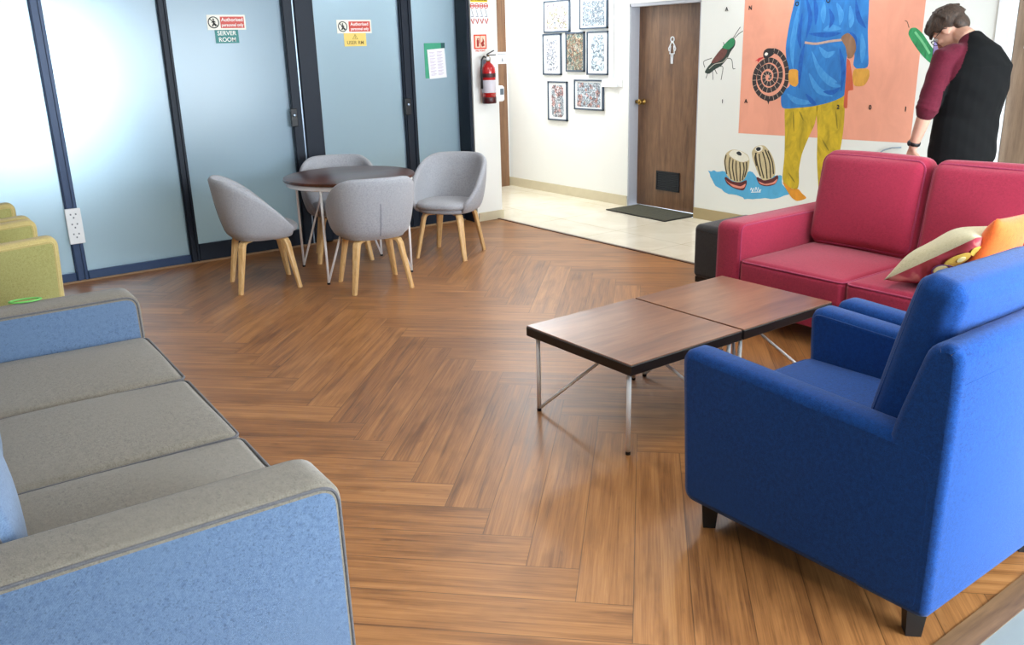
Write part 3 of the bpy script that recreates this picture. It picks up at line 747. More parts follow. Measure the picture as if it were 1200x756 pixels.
painted('painted_hand', K([(590, 474), (660, 466), (690, 478), (690, 525), (655, 582), (592, 584), (578, 530)]), paint(srgb(222, 164, 66), .14), 4)
T_ = Crop(900, 110, 5.4)
painted('trouser_leg', T_([(112, 60), (200, 60), (309, 64), (296, 190), (255, 280), (215, 380), (196, 480), (196, 560), (186, 600), (150, 598), (105, 570), (92, 530), (104, 400), (108, 250)]), paint(srgb(208, 176, 36), .16, 12, srgb(160, 140, 26)), 1.5)
painted('trouser_leg', T_([(312, 60), (400, 50), (482, 14), (486, 90), (478, 220), (462, 330), (448, 400), (436, 560), (430, 640), (400, 680), (330, 680), (318, 560), (310, 400), (314, 250)]), paint(srgb(212, 180, 38), .16, 12, srgb(164, 142, 26)), 1.5)
strokes('trouser_fold', [T_(l) for l in ([(160, 110), (165, 240)], [(200, 110), (225, 170)], [(130, 500), (170, 560)], [(345, 290), (385, 360)], [(430, 110), (440, 220)])], .014, paint(srgb(140, 124, 24), .1), 2.5)
painted('painted_foot', T_([(95, 558), (150, 600), (190, 602), (215, 630), (242, 660), (185, 678), (150, 655), (120, 610)]), paint(srgb(226, 150, 40), .12), 2.5)
painted('painted_foot', T_([(335, 670), (410, 670), (450, 700), (440, 735), (370, 740), (335, 715)]), paint(srgb(226, 150, 40), .12), 2.5)
# spiral snake
Q = Crop(820, 30, 6.3)
path = [(495, 205), (540, 186), (590, 205), (628, 260), (646, 340), (640, 420), (605, 490), (555, 530), (505, 538), (450, 512), (412, 455), (404, 390), (424, 320), (468, 272), (522, 255), (570, 278), (597, 330), (594, 400), (560, 455), (508, 478), (462, 455), (438, 400), (446, 345), (482, 308), (524, 304), (556, 340), (556, 395), (524, 428), (486, 420), (474, 380), (492, 350), (520, 358), (524, 384), (508, 396)]
sp = smooth_open(path, 5)
spw = Q(sp); n_ = len(spw)
b = new(); stroke_into(b, spw, [.042*(1 if i < n_-30 else 1-.62*(i-(n_-30))/30) for i in range(n_)], 3)
for i in range(6, n_-2, 3):
    P0 = Vector(spw[i]); d = (Vector(spw[i+1])-Vector(spw[i-1])).normalized(); q = Vector((-d.y, d.x))*.0195
    stroke_into(b, [tuple(P0-q), tuple(P0+q)], .0035, 4, 1)
sn = obj('snake', b, [paint(srgb(52, 46, 48), .15, 30), paint(srgb(206, 180, 164), .1)], mur)
h = obj('snake_head', (lambda b: (poly_xz(b, smooth_closed(Q([(470, 215), (478, 185), (505, 168), (545, 172), (550, 205), (520, 232), (480, 243)])), 4), b)[1])(new()), paint(srgb(44, 40, 42), .1), sn)
obj('snake_eye', (lambda b: (poly_xz(b, smooth_closed(Q([(480, 210), (492, 198), (506, 205), (500, 220), (486, 222)])), 5), b)[1])(new()), paint(srgb(236, 230, 220), .02), sn)
obj('snake_tongue', (lambda b: (poly_xz(b, Q([(472, 232), (440, 238), (410, 262), (428, 258), (430, 272), (448, 252), (470, 240)]), 4), b)[1])(new()), paint(srgb(206, 50, 54), .1), sn)
obj('snake_tail', (lambda b: (poly_xz(b, Q([(490, 535), (520, 532), (514, 560), (508, 582), (502, 560)]), 4), b)[1])(new()), paint(srgb(52, 46, 48), .1), sn)
# grasshopper
gh = painted('grasshopper', Q([(38, 345), (60, 305), (90, 270), (130, 205), (170, 160), (200, 120), (240, 90), (262, 110), (258, 150), (230, 190), (205, 240), (160, 295), (110, 325), (70, 355)]), paint(srgb(44, 62, 54), .2, 30), 1)
for nm, pts, c in (('wing', [(85, 275), (120, 220), (165, 172), (205, 180), (180, 235), (130, 270)], srgb(112, 66, 60)), ('green_head', [(168, 160), (200, 122), (240, 92), (258, 112), (250, 148), (210, 176)], srgb(46, 142, 92))):
    b = new(); poly_xz(b, smooth_closed(Q(pts)), 2); obj(nm, b, paint(c, .15, 30), gh)
lm = paint(srgb(70, 78, 72), .2, 40)
for l in ([(90, 240), (30, 265), (38, 310)], [(190, 240), (235, 250), (245, 315), (262, 318)], [(150, 300), (172, 310), (158, 400)], [(95, 330), (98, 400)], [(60, 350), (45, 390)], [(250, 100), (290, 60), (320, 40)], [(245, 95), (280, 40), (300, 10)], [(180, 145), (175, 122)], [(110, 320), (128, 358)]):
    b = new(); stroke_into(b, smooth_open(Q(l)), .006, 1); obj('antenna' if l[-1][1] < 130 else 'leg', b, lm, gh)
b = new(); stroke_into(b, smooth_open(Q([(70, 320), (110, 285), (170, 270), (205, 235)])), .005, 3); obj('wing_edge', b, paint(srgb(210, 204, 190), .1), gh)
# drums on a ragged blue patch
D_ = Crop(820, 160, 8.4)
rag = []
base = [(82, 335), (140, 332), (200, 345), (250, 345), (330, 400), (420, 430), (470, 350), (520, 350), (560, 400), (640, 420), (740, 385), (790, 380), (810, 390), (812, 470), (880, 570), (790, 600), (700, 615), (600, 612), (520, 618), (440, 618), (400, 590), (330, 570), (240, 545), (180, 500), (140, 460), (105, 395)]
for i, p in enumerate(base):
    q = base[(i+1) % len(base)]; rag.append(p); rag.append(((p[0]+q[0])/2+random.uniform(-7, 7), (p[1]+q[1])/2+random.uniform(-12, 12)))
painted('blue_patch', D_(rag), paint(srgb(82, 168, 212), .06, 12), 1, False)
strokes('signature_stroke', [D_(l) for l in ([(500, 530), (510, 505), (520, 540), (535, 505)], [(545, 535), (555, 500), (570, 540)], [(575, 500), (590, 535), (605, 520)], [(505, 548), (600, 545)])], .007, paint(srgb(230, 238, 240), .02), 2, taper=False)
def drum(body, headp, spot, ring, ringin, lines):
    d = painted('drum', D_(body), paint(srgb(206, 190, 148), .12, 30), 2)
    for nm, pts, c, ly in (('ring', ring, srgb(90, 34, 36), 1.6), ('ring_cushion', ringin, srgb(226, 140, 120), 1.8), ('drum_skin', headp, srgb(234, 230, 214), 4), ('black_spot', spot, srgb(34, 38, 44), 5)):
        b = new(); poly_xz(b, smooth_closed(D_(pts)), ly); obj(nm, b, paint(c, .06, 30), d)
    lm = paint(srgb(60, 52, 36), .2, 40)
    for l in lines:
        b = new(); stroke_into(b, smooth_open(D_(l)), .013, 3); obj('lace', b, lm, d)
drum([(240, 230), (262, 165), (320, 130), (400, 140), (470, 180), (490, 230), (478, 330), (440, 420), (380, 450), (300, 420), (255, 350)],
     [(290, 170), (325, 135), (400, 142), (465, 185), (485, 230), (420, 252), (350, 225), (305, 195)], [(362, 160), (388, 145), (412, 165), (410, 188), (380, 182)],
     [(245, 410), (262, 398), (320, 440), (400, 450), (460, 430), (462, 470), (430, 530), (340, 510), (270, 465)], [(256, 425), (300, 460), (400, 490), (452, 465), (440, 500), (400, 512), (320, 490)],
     [[(262, 180), (250, 260), (268, 370)], [(300, 205), (290, 300), (312, 420)], [(330, 225), (325, 310), (345, 435)], [(360, 240), (360, 330), (372, 440)], [(395, 252), (400, 340), (398, 440)], [(430, 255), (438, 330), (420, 430)], [(462, 250), (462, 320), (442, 400)]])
drum([(515, 150), (545, 105), (590, 88), (640, 92), (690, 150), (725, 220), (742, 300), (738, 380), (690, 420), (620, 428), (575, 360), (540, 270), (520, 210)],
     [(545, 130), (560, 102), (600, 90), (622, 105), (615, 135), (580, 152)], [(555, 120), (575, 104), (602, 110), (598, 135), (570, 142)],
     [(558, 408), (570, 400), (640, 430), (720, 410), (765, 380), (775, 410), (740, 470), (660, 490), (590, 470)], [(580, 440), (640, 465), (720, 450), (766, 415), (745, 460), (660, 480), (600, 465)],
     [[(550, 160), (565, 260), (600, 390)], [(585, 170), (600, 280), (632, 410)], [(620, 150), (650, 260), (665, 415)], [(645, 130), (690, 260), (698, 410)], [(560, 160), (545, 210), (560, 290)], [(672, 140), (715, 250), (728, 370)]])
# cucumber
G_ = Crop(940, 0, 4.61)
cu = painted('cucumber', G_([(575, 185), (585, 155), (615, 150), (650, 180), (690, 240), (725, 290), (740, 340), (700, 345), (650, 300), (605, 240)]), paint(srgb(52, 150, 92), .15, 20, srgb(34, 108, 66)), 2)
b = new(); stroke_into(b, smooth_open(G_([(610, 172), (650, 225), (690, 290)])), .016, 3); obj('highlight', b, paint(srgb(120, 196, 140), .1), cu)
b = new(); stroke_into(b, smooth_open(G_([(578, 150), (568, 118), (556, 112)])), .006, 2); obj('stalk', b, paint(srgb(112, 84, 62), .1), cu)
# scattered stencil letters
for ch, px, py in (('A', 852, 10.8), ('N', 879.7, 9.4), ('O', 934.5, 4.8), ('O', 971, .8), ('I', 847, 119), ('A', 874.5, 118.6), ('V', 900.7, 119), ('2', 982.5, 125.6), ('0', 1020, 126), ('1', 1061.5, 128)):
    x, z = wall_pt(px, py); b = text_bm(ch, .048, .0004, bold=.0015)
    bmesh.ops.transform(b, matrix=Matrix.Translation((x, -.0045, z)) @ Matrix.Rotation(R_(90), 4, 'X'), verts=b.verts[:])
    obj('stencil_letter', b, m_black, mur)
tag(obj('cable', tube(new(), [(-3.90, YM-.01, .02), (-3.905, YM-.012, .60), (-3.875, YM-.014, .745), (-3.80, YM-.016, .80), (-3.73, YM-.014, .825), (-3.66, YM-.01, .832)], .006, 6), M['alu_bright'], smooth=True), 'thin grey cable bent along the mural wall behind the raspberry sofa', 'cable')

# ------------------------------------------------------------------ upholstered seating
def sofa(name, label, cat, loc, rotz, W, D, aw, ah, sh, n, bh, mb, ms, mseat, mp, z0=.10, group=None, feet=.055, fr=.07, back_top=None, backD=.17, cush_back=True, plinth=False, seat_front=.03, lean=.10, pipes=True, mback=None, arm_slope=.0, bk_thick=.17, backw=None, armpipe=True, back_shift=0, bround=.05):
    """front faces -Y. Parts: base, two arms (side panels, piping), back, seat cushions, back cushions, feet"""
    t = thing(name, label, cat, loc, rotz, group)
    f, k = -D/2, D/2
    iw = W-2*aw
    obj('base', box(-W/2+aw*.6, W/2-aw*.6, f+.05, k-.02, z0, sh-.15, .012), mb, t)
    prof = poly_round([(f, z0), (k-.03, z0), (k-.03, ah-arm_slope), (f+.005, ah)], [.035, .035, .04, fr], 7)
    for s in (-1, 1):
        x0, x1 = (-W/2, -W/2+aw) if s < 0 else (W/2-aw, W/2)
        a = obj('arm', slab(prof, x0, x1, .022), [mb, ms], t, True)
        try: a.data.set_sharp_from_angle(angle=R_(60))
        except Exception: pass
        if armpipe:
            b = new(); pi = inset(prof, .012)
            for x in (x0+.004, x1-.004): tube(b, [(x, p[0], p[1]) for p in pi], .0048, 6, True)
            obj('piping', b, mp, a, True)
    bt = back_top or bh-.12
    # back frame, front face raked
    pb = poly_round([(k-backD-.02, z0), (k, z0), (k, bt), (k-backD*.55, bt)], [.03, .035, .04, .045], 5)
    bw = (backw if backw is not None else iw/2+aw*.5)
    bk = obj('back', slab(pb, -bw, bw, .02), [mb, ms], t, True)
    try: bk.data.set_sharp_from_angle(angle=R_(60))
    except Exception: pass
    cw = iw/n
    sd = D-backD-.04+seat_front
    for i in range(n):
        cx = -iw/2+cw*(i+.5)
        th = .16
        c = obj('seat_cushion', softbox(cw-.006, sd, th, .035, (.0, .008, .02), 10, .003, i*2+1), mseat, t, True, loc=(cx, f-seat_front+.03+sd/2, sh-th/2-.012))
        if pipes:
            b = new()
            for z in (th/2-.012, -th/2+.012): tube(b, [(x, y, z+.012*((1-(2*x/cw)**2) if abs(y) > sd*.4 else 0)*0) for x, y in rrect(cw-.014, sd-.004, .035)], .0055, 6, True)
            obj('piping', b, mp, c, True)
        if cush_back:
            hh = bh-sh+.03; ct = bk_thick
            rot = (R_(-8-lean*40), 0, 0)
            c = obj('back_cushion', softbox(cw-.01, ct, hh, bround, (.004, .045, .016), 9, .004, i+5), mback or mseat, t, True, loc=(cx, k-backD-.02-ct*.32+back_shift, sh-.02+hh/2), rot=rot)
            b = new()
            for y in (ct/2-.3*bround, -ct/2+.3*bround): tube(b, [(x, y, z) for x, z in rrect(cw-.01-.53*bround, hh-.53*bround, bround*.76)], .0055, 6, True)
            obj('piping', b, mp, c, True)
    for sx in (-1, 1):
        for (y, q) in ((f+.09, 0), (k-.10, 1)):
            b = new(); tube(b, [(0, 0, 0), (0, 0, z0+.01)], [feet*.52, feet*.72], 4)
            obj('leg', b, M['foot'], t, loc=(sx*(W/2-.075), y, 0), rot=(0, 0, R_(45)*0))
    return t
# denim-blue three-seater at the left
sofa('sofa', 'denim blue and grey three seat sofa at the left, nearest the camera', 'sofa', (-3.035, .31, 0), PI-.035, 2.39, 1.07, .195, .64, .455, 3, .86,
     M['taupe'], M['denim'], M['taupe'], M['taupe_pipe'], mback=M['denim'], back_shift=-.015)
# raspberry two-seater under the mural
sofa('sofa', 'raspberry red two seat sofa in front of the painted mural', 'sofa', (-2.53, 4.555, 0), 0, 1.755, 1.05, .178, .625, .43, 2, .975,
     M['red'], M['red'], M['red'], M['mag'], fr=.06, lean=.06, backD=.2, bk_thick=.19, bround=.075)
# blue armchairs, side by side, facing the coffee tables
def armchair(name, label, loc, rotz, mb, mp, group, W=.83, D=.93, aw=.115, ah=.665, z0=.1, bt=.91, ct=1.035, back=True, pipes=False, mseat=None, mside=None):
    t = thing(name, label, 'armchair', loc, rotz, group); f, k = -D/2, D/2
    obj('base', box(-W/2+aw*.6, W/2-aw*.6, f+.03, k-.02, z0, .30, .012), mb, t)
    prof = poly_round([(f+.03, z0), (k-.01, z0), (k-.01, ah-.05), (f, ah)], [.05, .05, .06, .06], 7)
    for s in (-1, 1):
        x0, x1 = (-W/2, -W/2+aw) if s < 0 else (W/2-aw, W/2)
        a = obj('arm', slab(prof, x0, x1, .03), [mb, mside or mb], t, True)
        b = new(); pi = inset(prof, .024); xi = (x1-.004 if s < 0 else x0+.004)
        xs = (x0+.004, x1-.004) if pipes else (xi,)
        for x in xs: tube(b, [(x, p[0], p[1]) for p in pi], .006 if pipes else .003, 6, True)
        obj('piping', b, mp, a, True)
    pb = poly_round([(k-.24, z0), (k, z0), (k+.005, bt-.03), (k-.03, bt), (k-.09, bt-.02), (k-.17, .62)], [.035, .035, .035, .035, .04, .08], 4)
    bk = obj('back', slab(pb, -W/2+.001, W/2-.001, .022), [mb, mb], t, True)
    b = new(); tube(b, [(x, k+.003, .80) for x in (-W/2+.03, 0, W/2-.03)], .002, 6); obj('seam', b, mp, bk, True)
    iw = W-2*aw; sd = D-.26
    c = obj('seat_cushion', softbox(iw-.008, sd, .17, .035, (0, .006, .016), 8, .0015, 1), mseat or mb, t, True, loc=(0, f+.02+sd/2, .385))
    b = new(); tube(b, [(x, y, .073) for x, y in rrect(iw-.014, sd-.004, .035)], .0035, 6, True); obj('piping', b, mp, c, True)
    if back:
        hh = .60; cth = .135
        c = obj('back_cushion', softbox(iw-.01, cth, hh, .045, (0, .022, .01), 9, .002, 3), mb, t, True, loc=(0, k-.205, ct-hh/2-.0), rot=(R_(-14), 0, 0))
        b = new()
        tube(b, [(x, -cth/2+.0135, z) for x, z in rrect(iw-.01-.026, hh-.026, .033)], .003, 6, True)
        obj('piping', b, mp, c, True)
    for sx in (-1, 1):
        for y in (f+.10, k-.07):
            b = new(); tube(b, [(0, 0, 0), (0, 0, z0+.01)], [.03, .042], 4)
            obj('leg', b, M['foot'], t, loc=(sx*(W/2-.07), y, 0))
    return t
g_ = 'royal blue armchairs facing the coffee tables'
armchair('armchair', 'royal blue armchair in the right foreground with its back to the camera side', (-1.445, 2.515, 0), R_(-90), M['navy'], M['navy_pipe'], g_)
armchair('armchair', 'second royal blue armchair, its arm showing between the nearest armchair and the raspberry sofa', (-1.445, 3.395, 0), R_(-90), M['navy'], M['navy_pipe'], g_)
# olive yellow armchairs beyond the denim sofa
gy = 'olive yellow armchairs beyond the denim sofa'
for x, lab in ((-5.64, 'olive yellow armchair just beyond the far arm of the denim sofa'), (-6.47, 'olive yellow armchair farther back, next to the glass partition')):
    armchair('armchair', lab, (x, .30, 0), PI, M['yellow_pipe'], M['yellow_pipe'], gy, W=.80, D=.95, aw=.13, ah=.725, bt=.80, ct=.86, pipes=True, mseat=M['yellow'], mside=M['yellow'])
# charcoal pouf beside the raspberry sofa
t = thing('pouf', 'charcoal upholstered block stool left of the raspberry sofa', 'stool', (-3.825, 4.905, 0))
b = softbox(.59, .56, .385, .04, (.0, .0, .006), 6); obj('upholstery', b, M['char'], t, True, loc=(0, 0, .2275))
b = box(-.28, .28, -.26, .26, 0, .04); obj('plinth', b, M['foot'], t)
b = new(); tube(b, [(x, y, 0) for x, y in rrect(.585, .555, .04)], .004, 6, True); obj('piping', b, M['foot'], t, True, loc=(0, 0, .375))
# green loop on the far arm of the denim sofa
b = new(); tube(b, [(0.06*math.cos(2*PI*k/28), .03*math.sin(2*PI*k/28), 0) for k in range(28)], [(.007, .004)]*28, 8, True)
o = obj('wristband', b, plain('bright_green_rubber', srgb(110, 190, 90), .5), None, True, loc=(-4.212, .45, .647)); o.rotation_euler = (0, R_(0), R_(80))
tag(o, 'bright green loop lying on the far arm of the denim blue sofa', 'wristband')

# scatter cushions on the raspberry sofa
def pillowmat(name):
    n = NT(name); n.set(Roughness=.9); co = n.obj_co()
    s = n.n('ShaderNodeSeparateXYZ'); n.l(co, s.inputs[0])
    f = n.noise(co, 7, 3, .5, dist=.6)
    c = n.ramp(f, [(.40, srgb(150, 46, 50)), (.50, srgb(176, 60, 74)), (.56, srgb(206, 120, 110))])
    n.l(c, n.b.inputs['Base Color']); n.bump(n.noise(co, 300, 2), .3, .001); return n.m
m_beige = fabric('beige_linen', srgb(206, 196, 160), srgb(188, 178, 142), 300, .12)
def blob(b, pts, off, surf):
    vs = [b.verts.new(surf(x, y, off)) for x, y in pts]; vb = [b.verts.new(surf(x, y, off-.004)) for x, y in pts]
    c = b.verts.new(surf(sum(p[0] for p in pts)/len(pts), sum(p[1] for p in pts)/len(pts), off))
    for k in range(len(vs)):
        b.faces.new((c, vs[k], vs[(k+1) % len(vs)])); b.faces.new((vs[k], vb[k], vb[(k+1) % len(vs)], vs[(k+1) % len(vs)]))
PS, PTH = .50, .21
def psurf(x, y, off):
    u, v = x/(PS/2), y/(PS/2); z = -PTH/2*max(0, (1-u*u)*(1-v*v))**.5*(1+.06*math.sin(5*u+3*v)); return (x, y, z-off)
t = thing('cushion', 'beige scatter cushion with a red and yellow elephant pattern on the raspberry sofa', 'cushion', (-2.125, 4.30, .595))
t.rotation_euler = (R_(-4), R_(-34), R_(6))
pc = obj('cover', pillow_mesh(PS, PTH, .08, 22), [m_beige, pillowmat('red_print')], t, True)
el = lambda cx, cy, rx, ry, n=20: [(cx+rx*math.cos(2*PI*k/n), cy+ry*math.sin(2*PI*k/n)) for k in range(n)]
my = plain('print_yellow', srgb(206, 170, 70), .9)
for q in ((.10, -.198, .07, .032), (.19, -.16, .028, .05)):
    b = new(); blob(b, el(*q), .003, psurf); obj('yellow_print', b, my, pc)
mc = plain('print_cream', srgb(224, 212, 150), .9)
for q in ((.01, -.20, .034, .024), (.12, -.198, .022, .014)):
    b = new(); blob(b, el(*q), .006, psurf); obj('cream_print', b, mc, pc)
b = new(); tube(b, [psurf(x, y, .004) for x, y in el(.01, -.20, .042, .030)], .003, 5, True); tube(b, [psurf(x, y, .004) for x, y in ((.055, -.205), (.06, -.18), (.04, -.15), (.0, -.14))], .003, 5); obj('purple_outline', b, plain('print_purple', srgb(92, 50, 96), .9), pc)
t = thing('cushion', 'orange scatter cushion leaning behind the patterned beige cushion', 'cushion', (-1.925, 4.33, .64))
t.rotation_euler = (R_(-6), R_(-70), R_(6))
obj('cover', pillow_mesh(.40, .15, .07, 18), [fabric('orange_velvet', srgb(232, 112, 46), srgb(220, 96, 36), 200, .12)]*2, t, True)

# ------------------------------------------------------------------ coffee tables
def coffee(label, x0, x1, y0, y1):
    cx, cy = (x0+x1)/2, (y0+y1)/2; w, d = x1-x0, y1-y0
    t = thing('coffee_table', label, 'coffee table', (cx, cy, 0), 0, 'coffee tables pushed together')
    b = box(-w/2+.002, w/2-.002, -d/2+.002, d/2-.002, .414, .42, .002, 1)
    top = obj('tabletop', b, M['coffee'], t)
    obj('edge_frame', box(-w/2, w/2, -d/2, d/2, .37, .4155, .004, 1), M['coffee_edge'], t)
    for sx in (-1, 1):
        for sy in (-1, 1):
            fx, fy = sx*(w/2-.045), sy*(d/2-.035)
            b = new(); tube(b, [(fx, fy, .375), (fx, fy, .012)], .0098, 10); tube(b, [(fx, fy, .012), (fx-sx*.30, fy-sy*.30, .372)], .0075, 10)
            tube(b, [(fx, fy, .375), (fx-sx*.30, fy-sy*.30, .372)], .006, 6)
            l = obj('leg', b, M['steel_white'], t, True)
            b = new(); lathe(b, [(0, 0), (.011, 0), (.011, .014), (0, .014)], 12, c=(fx, fy)); obj('foot_cap', b, M['black'], l)
    return t
coffee('brown topped coffee table with white wire legs, nearer the camera', -3.045, -2.355, 2.305, 2.992)
coffee('brown topped coffee table with white wire legs, against the raspberry sofa', -3.045, -2.355, 3.0, 3.665)

# ------------------------------------------------------------------ round table and tub chairs
t = thing('round_table', 'round dark walnut table with white wire legs by the glass partition', 'table', (-6.12, 2.97, 0))
b = new(); lathe(b, [(0, .725), (.488, .725), (.495, .728), (.498, .738), (.495, .747), (.488, .75), (0, .75)], 72)
o = obj('tabletop', b, M['tabletop'], t, True); o.data.set_sharp_from_angle(angle=R_(40))
b = new(); lathe(b, [(0, .69), (.474, .69), (.479, .695), (.479, .725), (0, .725)], 72)
o = obj('rim', b, M['steel_white'], t, True); o.data.set_sharp_from_angle(angle=R_(40))
for k, a in enumerate((-53, 37, 127, 217)):
    d = Vector((math.cos(R_(a)), math.sin(R_(a)), 0)); a2 = R_(a+90) if k in (0, 2) else R_(a-90)
    o2 = Vector((math.cos(a2), math.sin(a2), 0))
    fp = d*.468; tp = fp+(o2*.468-fp)*.36
    b = new(); tube(b, [fp+Vector((0, 0, .70)), fp+Vector((0, 0, .012))], .0095, 10); tube(b, [fp+Vector((0, 0, .012)), tp+Vector((0, 0, .70))], .0085, 10)
    l = obj('leg', b, M['steel_white'], t, True)
    b = new(); lathe(b, [(0, 0), (.012, 0), (.012, .014), (0, .014)], 12, c=(fp.x, fp.y)); obj('foot_cap', b, M['black'], l)

def tub_pt(a, h01, inner=False, T=.045):   # a: 0 = middle of the back, +-1 = front tips of the arms
    s_ = min(1, abs(a)); ang = a*R_(132)
    q = max(0, (s_-.24)/.76); q = q*q*(1.6-.6*q); top = .80-.31*q-.035*s_*s_
    z = .372+(top-.372)*h01
    flare = .236+.075*(h01**.55) + .008*math.sin(PI*h01)
    if h01 < .12: flare -= .03*(1-h01/.12)**1.5
    if inner: flare -= T
    c, sn_ = math.cos(ang), math.sin(ang); p = 2.45; k = (abs(c)**p+abs(sn_)**p)**(-1/p)
    lean = .035*h01*max(0, c)
    return Vector((sn_*flare*k*1.0, c*flare*k*.90+lean, z))
def tub_shell():
    bm = new(); NA, NH = 64, 12; rows = []
    for i in range(NA+1):
        a = -1+2*i/NA; loop = []
        for j in range(NH+1): loop.append(tub_pt(a, j/NH))
        o, n_ = tub_pt(a, 1), tub_pt(a, 1, True)
        for q in (.2, .4, .6, .8): loop.append(o.lerp(n_, q)+Vector((0, 0, .020*math.sin(PI*q))))
        for j in range(NH, -1, -1): loop.append(tub_pt(a, j/NH, True))
        rows.append([bm.verts.new(p) for p in loop])
    for i in range(NA):
        A, B = rows[i], rows[i+1]; m = len(A)
        for j in range(m): bm.faces.new((A[j], B[j], B[(j+1) % m], A[(j+1) % m]))
    for r, sg in ((rows[0], 1), (rows[-1], -1)):      # rounded arm tips
        m = len(r); cen = sum((v.co for v in r), Vector())/m
        d = (tub_pt(-1, .5)-tub_pt(-.97, .5)).normalized() if sg > 0 else (tub_pt(1, .5)-tub_pt(.97, .5)).normalized()
        prev = r
        for k, off in ((.8, .012), (.4, .020)):
            cur = [bm.verts.new(cen+(v.co-cen)*k+d*off) for v in r]
            for j in range(m): bm.faces.new((prev[j], prev[(j+1) % m], cur[(j+1) % m], cur[j]))
            prev = cur
        bm.faces.new(prev)
    return bm
def make_tub(label):
    t = thing('tub_chair', label, 'chair', group='tub chairs around the round table')
    sh = obj('shell', tub_shell(), M['tub'], t, True)
    b = new(); tube(b, [tub_pt(0, .08+.55*k/10)+Vector((0, .0005, 0)) for k in range(11)], .002, 6); obj('seam', b, plain('dark_seam', srgb(92, 98, 112), .9), sh, True)
    # underside pan and seat pad
    out = []
    for k in range(48):
        a = 2*PI*k/48; c, s = math.cos(a), math.sin(a); p = 2.8; q = (abs(c)**p+abs(s)**p)**(-1/p); out.append((s*q*.228, c*q*.215-.015))
    b = new()
    lay = [(.80, .372), (.97, .376), (1.0, .39), (1.0, .41)]
    rings = [[b.verts.new((x*k, y*k, z)) for x, y in out] for k, z in lay]
    for A, B in zip(rings, rings[1:]):
        for i in range(48): b.faces.new((A[i], A[(i+1) % 48], B[(i+1) % 48], B[i]))
    b.faces.new(rings[0][::-1]); b.faces.new(rings[-1]); obj('seat_pan', b, M['tub'], t, True)
    b = new(); lay = [(.90, .408), (1.02, .415), (1.05, .43), (1.04, .447), (.97, .458), (.7, .464), (.35, .467)]
    rings = [[b.verts.new((x*k, (y-.012)*k-.012, z)) for x, y in out] for k, z in lay]
    for A, B in zip(rings, rings[1:]):
        for i in range(48): b.faces.new((A[i], A[(i+1) % 48], B[(i+1) % 48], B[i]))
    b.faces.new(rings[0][::-1]); b.faces.new(rings[-1]); obj('seat', b, M['tub'], t, True)
    b = new()
    for s in (1, -1):
        q = new(); bx(q, -.20, .20, -.022, .022, .352, .374, .004); merge(b, q, Matrix.Rotation(s*R_(45), 4, 'Z'))
    obj('cross_frame', b, M['oak'], t)
    for sx in (-1, 1):
        for sy in (-1, 1):
            # bentwood leg: short arm under the seat, a bend, then a tapered splayed leg
            b = new(); d = Vector((sx, sy, 0)).normalized()
            P = [d*.13+Vector((0, 0, .362)), d*.19+Vector((0, 0, .362)), d*.215+Vector((0, 0, .352)), d*.228+Vector((0, 0, .325)), d*.30+Vector((0, 0, 0))]
            W_ = [.027, .027, .028, .028, .017]; Th = [.012, .012, .016, .017, .014]
            rings = []; sd = d.cross(Vector((0, 0, 1)))
            for i, p in enumerate(P):
                tg = (P[min(i+1, 4)]-P[max(i-1, 0)]).normalized() if i not in (0, 4) else ((P[1]-P[0]) if i == 0 else (P[4]-P[3])).normalized()
                nn = sd.cross(tg).normalized()
                if i == 4: nn = d
                rings.append([b.verts.new(p+sd*W_[i]*x+nn*Th[i]*y) for x, y in ((-1, -.6), (-.6, -1), (.6, -1), (1, -.6), (1, .6), (.6, 1), (-.6, 1), (-1, .6))])
            for A, B in zip(rings, rings[1:]):
                for i in range(8): b.faces.new((A[i], A[(i+1) % 8], B[(i+1) % 8], B[i]))
            b.faces.new(rings[0][::-1]); b.faces.new(rings[-1]); obj('leg', b, M['oak'], t)
    return t
def face_rot(fx, fy): return math.atan2(fx, -fy)      # local front is -Y
tub = make_tub('grey tub chair in front of the round table with its back to the camera')
tub.location = (-5.60, 2.86, 0); tub.rotation_euler = (0, 0, face_rot(-.976, .22))
dup(tub, (-6.17, 2.24, 0), face_rot(.2, .98), 'grey tub chair left of the round table, seen from its side')
dup(tub, (-6.06, 3.82, 0), face_rot(.55, -.83), 'grey tub chair right of the round table, its seat open towards the camera')
dup(tub, (-6.60, 3.10, 0), face_rot(.92, -.39), 'grey tub chair behind the round table against the glass partition')

